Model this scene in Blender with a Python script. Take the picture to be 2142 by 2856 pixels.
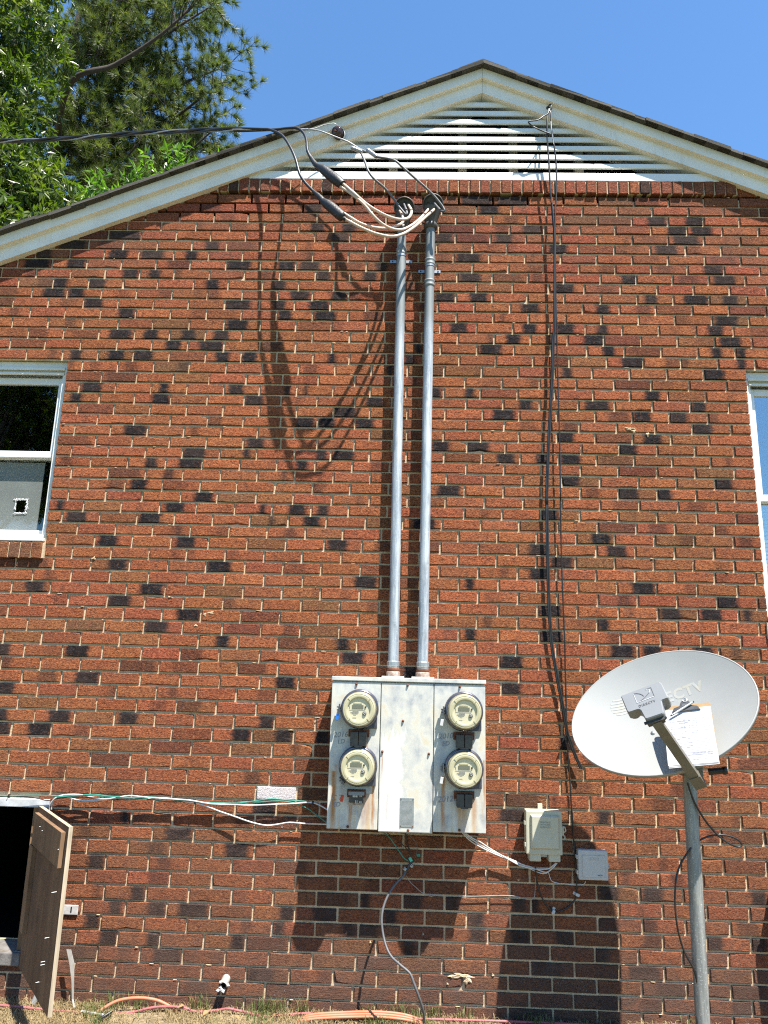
import bpy, bmesh, math, random
from mathutils import Vector, Matrix

# ---------------------------------------------------------------- camera, light, exposure
scene = bpy.context.scene
for _o in list(bpy.data.objects):
    bpy.data.objects.remove(_o)
COL = scene.collection
CAM_POS = Vector((0.0, -4.0629, 1.5401))
cam_d = bpy.data.cameras.new('camera')
cam = bpy.data.objects.new('camera', cam_d)
COL.objects.link(cam)
cam_d.sensor_fit = 'HORIZONTAL'
cam_d.sensor_width = 36.0
cam_d.lens = 36.0 * 2090.12 / 2142.0
cam_d.clip_start = 0.05
cam_d.clip_end = 3000.0
_yaw, _pitch, _roll = math.radians(-1.6652), math.radians(13.1054), math.radians(1.5195)
_F = Vector((math.sin(_yaw) * math.cos(_pitch), math.cos(_yaw) * math.cos(_pitch), math.sin(_pitch)))
_R0 = Vector((math.cos(_yaw), -math.sin(_yaw), 0))
_U0 = _R0.cross(_F)
CAM_R = math.cos(_roll) * _R0 + math.sin(_roll) * _U0
CAM_U = -math.sin(_roll) * _R0 + math.cos(_roll) * _U0
cam.matrix_world = Matrix(((CAM_R.x, CAM_U.x, -_F.x, CAM_POS.x), (CAM_R.y, CAM_U.y, -_F.y, CAM_POS.y),
                           (CAM_R.z, CAM_U.z, -_F.z, CAM_POS.z), (0, 0, 0, 1)))
scene.camera = cam

TO_SUN = Vector((0.82, -1.0, 2.9)).normalized()
world = bpy.data.worlds.new('World')
scene.world = world
world.use_nodes = True
_wn = world.node_tree.nodes
_wl = world.node_tree.links
_wn.clear()
_sky = _wn.new('ShaderNodeTexSky')
_sky.sky_type = 'NISHITA'
_sky.sun_disc = False
_sky.sun_elevation = math.asin(TO_SUN.z)
_sky.sun_rotation = math.atan2(TO_SUN.x, TO_SUN.y)
_sky.altitude = 0
_sky.air_density = 1.3
_sky.dust_density = 0.0
_sky.ozone_density = 10.0
_bg = _wn.new('ShaderNodeBackground')
_bg.inputs['Strength'].default_value = 0.08
_wo = _wn.new('ShaderNodeOutputWorld')
_tint = _wn.new('ShaderNodeMix'); _tint.data_type = 'RGBA'; _tint.blend_type = 'MULTIPLY'
_tint.inputs[0].default_value = 1.0
_tint.inputs[7].default_value = (0.90, 1.01, 1.02, 1)      # clear-day white balance
_wl.new(_sky.outputs['Color'], _tint.inputs[6])
_wl.new(_tint.outputs[2], _bg.inputs['Color'])
_wl.new(_bg.outputs['Background'], _wo.inputs['Surface'])

sun_d = bpy.data.lights.new('sun', 'SUN')
sun_d.energy = 5.0
sun_d.angle = math.radians(0.53)
sun_d.color = (1.0, 0.95, 0.87)
sun = bpy.data.objects.new('sun', sun_d)
COL.objects.link(sun)
sun.rotation_euler = TO_SUN.to_track_quat('Z', 'Y').to_euler()
sun.location = (4, -5, 12)

scene.view_settings.view_transform = 'Standard'
scene.view_settings.look = 'None'
scene.view_settings.gamma = 1.0
scene.view_settings.use_curve_mapping = False
scene.view_settings.exposure = 1.55
scene.render.resolution_x = 768
scene.render.resolution_y = 1024
scene.render.engine = 'CYCLES'
scene.cycles.use_denoising = False
scene.cycles.pixel_filter_type = 'BLACKMAN_HARRIS'
scene.cycles.filter_width = 1.15

rnd = random.Random(7)

# ---------------------------------------------------------------- node helpers
def new_mat(name):
    m = bpy.data.materials.new(name)
    m.use_nodes = True
    nt = m.node_tree
    nt.nodes.clear()
    out = nt.nodes.new('ShaderNodeOutputMaterial')
    bs = nt.nodes.new('ShaderNodeBsdfPrincipled')
    nt.links.new(bs.outputs[0], out.inputs['Surface'])
    return m, nt, bs

class NT:
    """small wrapper: build math and texture nodes in one line each"""
    def __init__(self, nt): self.nt = nt
    def n(self, t, **kw):
        x = self.nt.nodes.new(t)
        for k, v in kw.items(): setattr(x, k, v)
        return x
    def put(self, sock, v):
        if isinstance(v, bpy.types.NodeSocket): self.nt.links.new(v, sock)
        elif v is not None:
            if sock.type == 'RGBA' and len(v) == 3: v = (*v, 1)
            sock.default_value = v
    def math(self, op, a, b=None, c=None, clamp=False):
        x = self.n('ShaderNodeMath', operation=op, use_clamp=clamp)
        for i, v in enumerate((a, b, c)):
            if v is not None: self.put(x.inputs[i], v)
        return x.outputs[0]
    def mix(self, fac, a, b, blend='MIX'):
        x = self.n('ShaderNodeMix', data_type='RGBA', blend_type=blend)
        self.put(x.inputs[0], fac); self.put(x.inputs[6], a); self.put(x.inputs[7], b)
        return x.outputs[2]
    def noise(self, vec, scale, detail=3, rough=0.55, dim='3D', dist=0.0):
        x = self.n('ShaderNodeTexNoise', noise_dimensions=dim)
        if vec is not None: self.put(x.inputs['Vector'], vec)
        x.inputs['Scale'].default_value = scale; x.inputs['Detail'].default_value = detail
        x.inputs['Roughness'].default_value = rough; x.inputs['Distortion'].default_value = dist
        return x.outputs['Fac']
    def mapping(self, vec, scale=(1, 1, 1), loc=(0, 0, 0), rot=(0, 0, 0)):
        x = self.n('ShaderNodeMapping'); self.put(x.inputs['Vector'], vec)
        x.inputs['Scale'].default_value = scale; x.inputs['Location'].default_value = loc
        x.inputs['Rotation'].default_value = rot
        return x.outputs[0]
    def ramp(self, fac, stops, interp='LINEAR'):
        x = self.n('ShaderNodeValToRGB'); self.put(x.inputs[0], fac)
        cr = x.color_ramp; cr.interpolation = interp
        while len(cr.elements) < len(stops): cr.elements.new(0.5)
        for e, (p, c) in zip(cr.elements, stops):
            e.position = p; e.color = (*c, 1) if len(c) == 3 else c
        return x.outputs[0]
    def sstep(self, v, lo, hi, a=0.0, b=1.0):
        x = self.n('ShaderNodeMapRange', interpolation_type='SMOOTHSTEP')
        self.put(x.inputs[0], v); self.put(x.inputs[1], lo); self.put(x.inputs[2], hi)
        x.inputs[3].default_value = a; x.inputs[4].default_value = b
        return x.outputs[0]
    def attr(self, name, typ='GEOMETRY'):
        x = self.n('ShaderNodeAttribute', attribute_type=typ, attribute_name=name)
        return x.outputs['Fac']
    def bump(self, h, strength=0.5, dist=0.002, normal=None):
        x = self.n('ShaderNodeBump'); x.inputs['Strength'].default_value = strength
        x.inputs['Distance'].default_value = dist; self.put(x.inputs['Height'], h)
        if normal is not None: self.put(x.inputs['Normal'], normal)
        return x.outputs[0]
    def pos(self): return self.n('ShaderNodeNewGeometry').outputs['Position']
    def obj(self): return self.n('ShaderNodeTexCoord').outputs['Object']
    def xyz(self, v):
        x = self.n('ShaderNodeSeparateXYZ'); self.put(x.inputs[0], v); return x.outputs

def simple(name, c1, c2=None, scale=20, rough=0.6, metal=0.0, bump=0.0, bscale=None, bdist=0.001, spec=0.5,
           stretch=(1, 1, 1), coat=0.0):
    """two-tone noise material with optional fine relief"""
    m, nt, bs = new_mat(name); g = NT(nt)
    v = g.mapping(g.pos(), stretch)
    if c2 is None: c2 = tuple(x * 0.82 for x in c1)
    f = g.sstep(g.noise(v, scale, 5, 0.6), 0.3, 0.7)
    g.put(bs.inputs['Base Color'], g.mix(f, c1, c2))
    bs.inputs['Roughness'].default_value = rough
    bs.inputs['Metallic'].default_value = metal
    bs.inputs['Specular IOR Level'].default_value = spec
    bs.inputs['Coat Weight'].default_value = coat
    if bump: g.put(bs.inputs['Normal'], g.bump(g.noise(v, bscale or scale * 4, 4, 0.6), bump, bdist))
    return m

# ---------------------------------------------------------------- materials
def brick_mat():
    m, nt, bs = new_mat('flashed_brick'); g = NT(nt)
    p = g.pos(); x, y, z = g.xyz(p)
    tone = g.attr('tone'); var = g.attr('var'); dirt = g.attr('dirt'); paint = g.attr('paint')
    cu = g.attr('cu'); cw = g.attr('cw'); cs = g.attr('cs')
    base = g.ramp(tone, [(0.0, (0.22, 0.108, 0.050)), (0.15, (0.32, 0.126, 0.052)), (0.4, (0.41, 0.138, 0.056)),
                         (0.65, (0.41, 0.126, 0.056)), (0.86, (0.39, 0.108, 0.056)), (1.0, (0.40, 0.096, 0.054))])
    hsv = g.n('ShaderNodeHueSaturation'); g.put(hsv.inputs['Color'], base)
    g.put(hsv.inputs['Value'], g.math('ADD', g.math('MULTIPLY', var, 0.3), 0.87))
    col = hsv.outputs[0]
    # mottling inside one brick: darker soft clouds and dragged wire-cut grain
    cloud = g.sstep(g.noise(g.mapping(p, (14, 14, 26)), 1.0, 3, 0.6), 0.42, 0.72)
    col = g.mix(g.math('MULTIPLY', cloud, 0.5), col, (0.25, 0.075, 0.048))
    grain = g.noise(g.mapping(p, (80, 80, 130)), 1.0, 4, 0.75)
    pits = g.noise(g.mapping(p, (46, 46, 105), (5, 2, 9)), 1.0, 5, 0.75, dist=1.2)
    col = g.mix(g.sstep(grain, 0.50, 0.62, 0.0, 0.65), col, (0.13, 0.044, 0.023))
    col = g.mix(g.sstep(pits, 0.515, 0.59, 0.0, 0.7), col, (0.075, 0.028, 0.017))
    col = g.mix(g.sstep(grain, 0.34, 0.46, 0.6, 0.0), col, (0.60, 0.285, 0.135))
    # fired dark flash across part of the face
    wob = g.math('MULTIPLY', g.math('SUBTRACT', g.noise(g.mapping(p, (20, 20, 45)), 1.0, 4, 0.7), 0.5), 0.06)
    dist = g.math('ABSOLUTE', g.math('SUBTRACT', g.math('ADD', x, wob), cu))
    edge = g.math('SUBTRACT', dist, cw)
    mask = g.math('MULTIPLY', g.sstep(edge, -0.018, 0.021, 1.0, 0.0), cs)
    mask = g.math('MULTIPLY', mask, g.sstep(grain, 0.30, 0.5, 0.72, 1.0))
    ash = g.mix(g.sstep(g.noise(g.mapping(p, (22, 22, 40)), 1.0, 3, 0.6), 0.45, 0.75), (0.015, 0.015, 0.018), (0.05, 0.045, 0.048))
    col = g.mix(mask, col, ash)
    # grime near the ground, lime and paint smears
    dn = g.math('MULTIPLY', dirt, g.sstep(g.noise(g.mapping(p, (11, 11, 18)), 1.0, 4, 0.6), 0.25, 0.65, 0.55, 1.0))
    col = g.mix(dn, col, (0.135, 0.085, 0.066))
    pn = g.sstep(g.math('ADD', g.noise(g.mapping(p, (70, 70, 110)), 1.0, 4, 0.65), g.math('MULTIPLY', paint, 0.42)), 0.68, 0.78)
    col = g.mix(g.math('MULTIPLY', pn, g.math('MINIMUM', g.math('MULTIPLY', paint, 2.0), 0.92)), col, (0.78, 0.72, 0.72))
    lime = g.sstep(g.noise(g.mapping(p, (43, 43, 60), (3, 1, 7)), 1.0, 5, 0.7), 0.755, 0.79, 0.0, 0.75)
    col = g.mix(lime, col, (0.6, 0.52, 0.42))
    g.put(bs.inputs['Base Color'], col)
    bs.inputs['Roughness'].default_value = 0.92
    bs.inputs['Specular IOR Level'].default_value = 0.08
    h = g.math('ADD', g.math('MULTIPLY', g.noise(g.mapping(p, (46, 46, 105), (5, 2, 9)), 1.0, 5, 0.75, dist=1.2), -1.0),
               g.math('MULTIPLY', g.noise(g.mapping(p, (230, 230, 380)), 1.0, 3, 0.7), 0.45))
    g.put(bs.inputs['Normal'], g.bump(h, 1.0, 0.02))
    return m

def mortar_mat():
    m, nt, bs = new_mat('sand_mortar'); g = NT(nt); p = g.pos()
    z = g.xyz(p)[2]
    n1 = g.noise(p, 14, 4, 0.6); n2 = g.noise(p, 320, 3, 0.7)
    c = g.mix(g.sstep(n1, 0.3, 0.7), (0.60, 0.455, 0.30), (0.46, 0.345, 0.22))
    c = g.mix(g.sstep(n2, 0.5, 0.75, 0, 0.6), c, (0.22, 0.16, 0.09))
    g.put(bs.inputs['Base Color'], c); bs.inputs['Roughness'].default_value = 0.95; bs.inputs['Specular IOR Level'].default_value = 0.1
    g.put(bs.inputs['Normal'], g.bump(g.noise(p, 190, 4, 0.7), 0.8, 0.004))
    return m

def steel_mat():
    """weathered grey enamel of the meter cabinet with rust runs and brushed-on white paint"""
    m, nt, bs = new_mat('weathered_enamel'); g = NT(nt); p = g.pos(); x, y, z = g.xyz(p)
    n1 = g.noise(g.mapping(p, (1, 1, 0.7)), 16, 5, 0.62)
    n2 = g.noise(p, 45, 4, 0.6)
    c = g.ramp(n1, [(0.30, (0.28, 0.295, 0.305)), (0.43, (0.41, 0.412, 0.385)), (0.57, (0.50, 0.49, 0.43)), (0.70, (0.49, 0.435, 0.32))])
    c = g.mix(g.sstep(n2, 0.55, 0.75, 0, 0.5), c, (0.46, 0.455, 0.42))
    runs = g.noise(g.mapping(p, (60, 60, 3.2)), 1.0, 3, 0.6)
    low = g.math('MULTIPLY', g.sstep(z, 0.86, 1.15, 1.0, 0.0), g.math('ADD', g.sstep(x, -0.12, -0.1, 1.0, 0.0), g.sstep(x, 0.165, 0.18, 0.0, 1.0)))
    c = g.mix(g.math('MULTIPLY', g.sstep(runs, 0.45, 0.65, 0.0, 0.5), low), c, (0.46, 0.30, 0.10))
    wp = g.math('MULTIPLY', g.math('MULTIPLY', g.sstep(x, -0.099, -0.092), g.sstep(g.math('ADD', x, g.math('MULTIPLY', g.noise(p, 9, 3), 0.2)), 0.10, 0.125, 1.0, 0.0)),
                g.sstep(g.math('ADD', z, g.math('MULTIPLY', runs, 0.25)), 1.42, 1.44, 1.0, 0.0))
    c = g.mix(g.math('MULTIPLY', wp, 0.75), c, (0.57, 0.57, 0.555))
    wob = g.math('MULTIPLY', g.math('SUBTRACT', g.noise(g.mapping(p, (20, 20, 7)), 1.0, 2), 0.5), 0.02)
    xx = g.math('ADD', x, wob)
    tot = None
    for (xc, zt, zb, w, s) in [(-.324, 1.13, .87, .013, .95), (-.24, .985, .875, .011, .9), (-.128, 1.17, .87, .008, .9), (-.172, 1.31, 1.215, .009, 1),
                               (-.165, 1.03, .87, .022, .6), (-.227, 1.565, 1.5, .004, .9), (-.088, 1.226, 1.12, .004, .8), (-.06, 1.03, .9, .004, .2), (.214, 1.12, .87, .010, .85),
                               (.305, .975, .87, .026, .6), (.412, 1.2, 1.0, .006, .8), (.365, 1.02, .87, .014, .55), (.29, 1.565, 1.545, .02, .35),
                               (-.07, 1.575, 1.54, .03, .3), (.255, 1.2, 1.13, .012, .35), (-.315, 1.16, 1.1, .006, .5)]:
        k = g.sstep(g.math('ABSOLUTE', g.math('SUBTRACT', xx, xc)), w * 0.25, w * 1.5, s, 0.0)
        k = g.math('MULTIPLY', k, g.sstep(z, zt - 0.006, zt + 0.003, 1.0, 0.0))
        k = g.math('MULTIPLY', k, g.sstep(z, zb - 0.06, zb + 0.08))
        tot = k if tot is None else g.math('MAXIMUM', tot, k)
    tot = g.math('MULTIPLY', tot, g.sstep(g.noise(g.mapping(p, (90, 90, 9)), 1.0, 4, 0.6), 0.25, 0.55, 0.35, 1.0))
    rust = g.mix(g.noise(p, 60, 3), (0.42, 0.19, 0.035), (0.22, 0.07, 0.02))
    c = g.mix(tot, c, rust)
    g.put(bs.inputs['Base Color'], c)
    bs.inputs['Roughness'].default_value = 0.55
    g.put(bs.inputs['Normal'], g.bump(n2, 0.15, 0.001))
    return m

def conduit_mat(name, c1, c2, z_dark=99.0, metal=0.55):
    m, nt, bs = new_mat(name); g = NT(nt); p = g.pos(); z = g.xyz(p)[2]
    st = g.noise(g.mapping(p, (60, 60, 4)), 1.0, 4, 0.65)
    sp = g.noise(p, 130, 3, 0.6)
    c = g.mix(g.sstep(st, 0.35, 0.65), c1, c2)
    c = g.mix(g.sstep(sp, 0.58, 0.68, 0, 0.55), c, (0.56, 0.58, 0.59))
    c = g.mix(g.sstep(g.noise(g.mapping(p, (25, 25, 9), (4, 4, 4)), 1.0, 5, 0.7), 0.5, 0.68, 0, 0.5), c, tuple(v * 0.6 for v in c1))
    c = g.mix(g.sstep(g.math('ADD', z, g.math('MULTIPLY', st, 0.5)), z_dark - 0.05, z_dark + 0.25, 0, 0.85), c, (0.155, 0.17, 0.17))
    g.put(bs.inputs['Base Color'], c)
    bs.inputs['Metallic'].default_value = metal
    g.put(bs.inputs['Roughness'], g.math('ADD', g.math('MULTIPLY', st, 0.3), 0.45))
    return m

def wood_mat(name, c1, c2, axis_scale=(3, 3, 60), rough=0.85):
    m, nt, bs = new_mat(name); g = NT(nt); p = g.pos()
    gr = g.noise(g.mapping(p, axis_scale), 1.0, 5, 0.65, dist=0.8)
    bl = g.noise(p, 5, 4, 0.6)
    c = g.mix(g.sstep(gr, 0.3, 0.7), c1, c2)
    c = g.mix(g.sstep(bl, 0.45, 0.7, 0, 0.55), c, tuple(v * 0.55 for v in c2))
    g.put(bs.inputs['Base Color'], c); bs.inputs['Roughness'].default_value = rough
    g.put(bs.inputs['Normal'], g.bump(gr, 0.4, 0.002))
    return m

def leaf_mat(name, cols, trans=0.35, rough=0.45):
    m, nt, bs = new_mat(name); g = NT(nt)
    c = g.ramp(g.attr('tone'), [(i / (len(cols) - 1), q) for i, q in enumerate(cols)])
    g.put(bs.inputs['Base Color'], c); bs.inputs['Roughness'].default_value = rough
    tr = g.n('ShaderNodeBsdfTranslucent')
    g.put(tr.inputs['Color'], g.mix(1.0, c, (1.3, 1.5, 0.6), 'MULTIPLY'))
    mx = g.n('ShaderNodeMixShader'); mx.inputs[0].default_value = trans
    out = [n for n in nt.nodes if n.type == 'OUTPUT_MATERIAL'][0]
    nt.links.new(bs.outputs[0], mx.inputs[1]); nt.links.new(tr.outputs[0], mx.inputs[2])
    nt.links.new(mx.outputs[0], out.inputs['Surface'])
    return m

def glass_mat(name, refl=0.12, tint=(0.9, 0.95, 0.95), rough=0.01):
    """thin pane: part mirror, part see-through"""
    m = bpy.data.materials.new(name); m.use_nodes = True; nt = m.node_tree; nt.nodes.clear(); g = NT(nt)
    out = g.n('ShaderNodeOutputMaterial'); gl = g.n('ShaderNodeBsdfGlossy'); tr = g.n('ShaderNodeBsdfTransparent')
    gl.inputs['Roughness'].default_value = rough
    g.put(tr.inputs['Color'], tint)
    lw = g.n('ShaderNodeLayerWeight'); lw.inputs['Blend'].default_value = 0.5
    fac = g.math('ADD', refl, g.math('MULTIPLY', g.math('POWER', lw.outputs['Facing'], 4.0), 0.6), clamp=True)
    mx = g.n('ShaderNodeMixShader'); g.put(mx.inputs[0], fac)
    nt.links.new(tr.outputs[0], mx.inputs[1]); nt.links.new(gl.outputs[0], mx.inputs[2]); nt.links.new(mx.outputs[0], out.inputs['Surface'])
    return m

def trim_mat():
    m, nt, bs = new_mat('trim_paint'); g = NT(nt); p = g.pos()
    n1 = g.noise(p, 6, 4, 0.6); st = g.noise(g.mapping(p, (40, 40, 6)), 1.0, 4, 0.6)
    c = g.mix(g.sstep(n1, 0.35, 0.7), (0.76, 0.70, 0.62), (0.68, 0.62, 0.54))
    c = g.mix(g.sstep(st, 0.58, 0.75, 0, 0.35), c, (0.52, 0.46, 0.37))
    c = g.mix(g.sstep(g.noise(p, 90, 3, 0.6), 0.70, 0.76, 0, 0.6), c, (0.33, 0.27, 0.2))
    g.put(bs.inputs['Base Color'], c); bs.inputs['Roughness'].default_value = 0.5
    return m

def ground_mat():
    m, nt, bs = new_mat('dry_soil'); g = NT(nt); p = g.pos()
    n1 = g.noise(p, 2.2, 5, 0.6); n2 = g.noise(p, 38, 5, 0.7)
    c = g.mix(g.sstep(n1, 0.35, 0.65), (0.22, 0.165, 0.095), (0.12, 0.092, 0.055))
    c = g.mix(g.sstep(n2, 0.45, 0.7, 0, 0.8), c, (0.30, 0.235, 0.14))
    far = g.sstep(g.math('ABSOLUTE', g.xyz(p)[1]), 6, 16)
    far = g.math('MAXIMUM', far, g.sstep(g.xyz(p)[1], -2.6, -1.2, 1.0, 0.0))
    c = g.mix(far, c, g.mix(n2, (0.04, 0.065, 0.018), (0.10, 0.10, 0.04)))
    g.put(bs.inputs['Base Color'], c); bs.inputs['Roughness'].default_value = 1.0
    g.put(bs.inputs['Normal'], g.bump(n2, 0.8, 0.012))
    return m

def shingle_mat():
    m, nt, bs = new_mat('asphalt_shingle'); g = NT(nt); p = g.pos()
    n1 = g.noise(p, 420, 2, 0.6); n2 = g.noise(p, 9, 4, 0.6)
    c = g.mix(g.sstep(n1, 0.35, 0.65), (0.022, 0.02, 0.018), (0.085, 0.075, 0.06))
    c = g.mix(g.sstep(n2, 0.5, 0.7, 0, 0.5), c, (0.05, 0.048, 0.03))
    g.put(bs.inputs['Base Color'], c); bs.inputs['Roughness'].default_value = 0.95
    g.put(bs.inputs['Normal'], g.bump(n1, 0.6, 0.002))
    return m

M = {}
M['brick'] = brick_mat(); M['mortar'] = mortar_mat(); M['enamel'] = steel_mat()
M['mast'] = conduit_mat('galvanised_conduit', (0.24, 0.275, 0.31), (0.43, 0.46, 0.48), 3.72, 0.25)
M['pole'] = conduit_mat('galvanised_pole', (0.20, 0.21, 0.20), (0.31, 0.315, 0.295), metal=0.45)
M['mast_dark'] = simple('weatherhead_grey', (0.055, 0.053, 0.05), (0.095, 0.085, 0.075), 40, 0.55, 0.3, 0.3, 160)
M['trim'] = trim_mat(); M['ground'] = ground_mat(); M['shingle'] = shingle_mat()
M['slat'] = simple('louver_paint', (0.68, 0.6715, 0.6545), (0.629, 0.612, 0.578), 7, 0.35, 0, 0.05, 60)
M['post'] = simple('louver_post_paint', (0.5, 0.46, 0.36), (0.42, 0.38, 0.29), 20, 0.7)
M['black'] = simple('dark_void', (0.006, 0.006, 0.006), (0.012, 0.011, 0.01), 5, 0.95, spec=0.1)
M['winpaint'] = simple('window_paint', (0.646, 0.646, 0.6205), (0.5695, 0.5525, 0.493), 9, 0.45, 0, 0.15, 70)
M['vinyl'] = simple('white_vinyl', (0.64, 0.648, 0.648), (0.608, 0.616, 0.616), 12, 0.35)
M['glass'] = glass_mat('window_glass', 0.34)
M['glass_l'] = glass_mat('window_glass_dim', 0.10)
M['lens'] = glass_mat('meter_lens', 0.05, (0.98, 0.97, 0.93))
M['board'] = simple('window_backing_board', (0.23, 0.22, 0.20), (0.19, 0.18, 0.165), 3, 0.8)
M['crack'] = simple('torn_white_fibre', (0.6, 0.6, 0.6), (0.45, 0.45, 0.45), 80, 0.8)
M['ply'] = wood_mat('weathered_plywood', (0.165, 0.092, 0.046), (0.095, 0.05, 0.025), (14, 14, 1.1))
M['plyedge'] = wood_mat('plywood_edge', (0.45, 0.375, 0.27), (0.3, 0.24, 0.165), (60, 60, 3))
M['batten'] = wood_mat('old_pine_batten', (0.22, 0.13, 0.068), (0.14, 0.08, 0.04), (18, 18, 2))
M['lintel'] = simple('lintel_paint', (0.496, 0.512, 0.528), (0.336, 0.344, 0.36), 14, 0.6, 0, 0.3, 70)
M['block'] = simple('sill_concrete', (0.17, 0.16, 0.15), (0.09, 0.08, 0.07), 14, 0.95, 0, 0.6, 120, 0.003)
M['blackwire'] = simple('black_wire', (0.0081, 0.0081, 0.00855), (0.01575, 0.0153, 0.0153), 30, 0.42)
M['greywire'] = simple('grey_wire', (0.07, 0.0735, 0.077), (0.105, 0.1064, 0.1085), 30, 0.5)
M['greycab'] = simple('slate_cable', (0.075, 0.075, 0.078), (0.10, 0.10, 0.105), 40, 0.55)
M['beige'] = simple('faded_pink_wire', (0.527, 0.408, 0.3272), (0.442, 0.34, 0.272), 26, 0.6)
M['alu'] = simple('bare_aluminium', (0.4125, 0.4125, 0.4125), (0.285, 0.285, 0.285), 90, 0.42, 0.7, 0.4, 220)
M['tape'] = simple('rubber_tape', (0.007, 0.007, 0.0077), (0.0154, 0.0147, 0.0147), 60, 0.5, 0, 0.6, 110, 0.004)
M['white'] = simple('white_cable', (0.555, 0.5475, 0.5325), (0.465, 0.45, 0.42), 26, 0.5)
M['green'] = simple('green_wire', (0.024, 0.208, 0.152), (0.032, 0.16, 0.124), 30, 0.45)
M['ivory'] = simple('ivory_plastic', (0.434, 0.42, 0.3325), (0.399, 0.3815, 0.294), 9, 0.5, 0, 0.05, 60)
M['lgrey'] = simple('light_grey_plastic', (0.44, 0.435, 0.42), (0.40, 0.395, 0.38), 9, 0.5)
M['dish'] = simple('dish_grey_enamel', (0.2639, 0.2704, 0.2598), (0.2436, 0.2493, 0.2395), 3, 0.5, 0, 0.04, 40)
M['dishback'] = simple('dish_back_grey', (0.176, 0.18, 0.184), (0.136, 0.14, 0.144), 8, 0.5)
M['lnb'] = simple('feed_grey_plastic', (0.1944, 0.2016, 0.2088), (0.18, 0.1872, 0.1944), 12, 0.45)
M['olive'] = simple('arm_grey_paint', (0.14, 0.133, 0.1085), (0.112, 0.105, 0.084), 10, 0.5, 0.2)
M['print'] = simple('faded_print', (0.2901, 0.2979, 0.294), (0.3018, 0.2901, 0.2352), 18, 0.6)
M['emb_d'] = simple('emboss_dark', (0.10, 0.105, 0.11), None, 20, 0.6)
M['emb_l'] = simple('emboss_light', (0.525, 0.5325, 0.54), None, 20, 0.5)
M['paper'] = simple('form_paper', (0.4368, 0.4368, 0.4485), (0.4212, 0.4212, 0.4329), 5, 0.7)
M['ink'] = simple('form_ink', (0.13, 0.135, 0.17), (0.22, 0.23, 0.27), 60, 0.8)
M['hardboard'] = simple('clipboard_hardboard', (0.322, 0.203, 0.0945), (0.266, 0.1645, 0.07), 30, 0.65)
M['chrome'] = simple('clip_steel', (0.16, 0.15, 0.135), (0.22, 0.21, 0.19), 30, 0.35, 0.8)
M['meter'] = simple('meter_cream', (0.4144, 0.3848, 0.2479), (0.3848, 0.3515, 0.2183), 14, 0.22, 0, 0, None, coat=0.6)
M['face'] = simple('meter_face', (0.60, 0.56, 0.42), (0.585, 0.545, 0.405), 14, 0.5)
M['lcd'] = simple('lcd_grey', (0.1458, 0.1513, 0.121), (0.1375, 0.143, 0.1155), 14, 0.3)
M['ring'] = simple('meter_ring_steel', (0.10, 0.10, 0.125), (0.16, 0.155, 0.18), 30, 0.3, 0.75)
M['ringb'] = simple('meter_rim_tarnish', (0.42, 0.38, 0.27), (0.30, 0.26, 0.18), 30, 0.35, 0.6)
M['socket'] = simple('socket_blue_black', (0.045, 0.047, 0.065), (0.09, 0.09, 0.11), 24, 0.4, 0.4)
M['breaker'] = simple('breaker_bakelite', (0.028, 0.027, 0.026), (0.05, 0.048, 0.045), 30, 0.5)
M['rust'] = simple('rusted_steel', (0.16, 0.055, 0.022), (0.085, 0.028, 0.014), 60, 0.9, 0, 0.6, 150, 0.003)
M['rustw'] = simple('rust_marked_fitting', (0.375, 0.345, 0.315), (0.225, 0.1275, 0.0825), 55, 0.6, 0.3, 0.4, 150)
M['pencil'] = simple('pencil_mark', (0.22, 0.23, 0.25), None, 40, 0.8)
M['blue'] = simple('blue_plastic', (0.0096, 0.128, 0.496), (0.016, 0.16, 0.544), 40, 0.4)
M['red'] = simple('red_plastic', (0.48, 0.048, 0.016), None, 40, 0.5)
M['pink'] = simple('faded_pink_cable', (0.33, 0.09, 0.095), (0.25, 0.075, 0.075), 30, 0.6)
M['orange'] = simple('orange_cable', (0.40, 0.12, 0.05), (0.36, 0.15, 0.09), 18, 0.55)
M['pvc'] = simple('white_pvc', (0.34, 0.33, 0.31), (0.25, 0.235, 0.21), 30, 0.5)
M['greypvc'] = simple('grey_pvc', (0.27, 0.27, 0.2587), None, 30, 0.55)
M['mortarblob'] = M['mortar']
M['hasp'] = simple('painted_hasp', (0.51, 0.5025, 0.5025), (0.375, 0.36, 0.345), 50, 0.55, 0, 0.3, 90)
M['zinc'] = simple('zinc_strap', (0.4125, 0.4275, 0.435), (0.315, 0.33, 0.3375), 50, 0.4, 0.7)
M['porcelain'] = simple('insulator_glaze', (0.035, 0.018, 0.016), (0.06, 0.03, 0.028), 20, 0.15)
M['porcelain_w'] = simple('insulator_white', (0.6, 0.6, 0.58), None, 20, 0.3)
M['bark'] = simple('pine_bark', (0.0595, 0.0455, 0.035), (0.0315, 0.0238, 0.0189), 22, 0.95, 0, 0.7, 60, 0.01)
M['oakbark'] = simple('oak_bark', (0.10, 0.088, 0.07), (0.06, 0.05, 0.04), 22, 0.95, 0, 0.7, 60, 0.01)
M['needle'] = leaf_mat('pine_needles', [(0.0369, 0.0533, 0.0164), (0.0779, 0.1066, 0.0287), (0.123, 0.1476, 0.0451), (0.1804, 0.1804, 0.0738)], 0.4, 0.45)
M['oakleaf'] = leaf_mat('willow_oak_leaves', [(0.0246, 0.0451, 0.00492), (0.0615, 0.1025, 0.00984), (0.1025, 0.1435, 0.01804), (0.164, 0.1927, 0.0451)], 0.38, 0.36)
M['sapleaf'] = leaf_mat('young_tree_leaves', [(0.07, 0.15, 0.015), (0.11, 0.21, 0.025), (0.16, 0.27, 0.04)], 0.4, 0.4)
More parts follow.
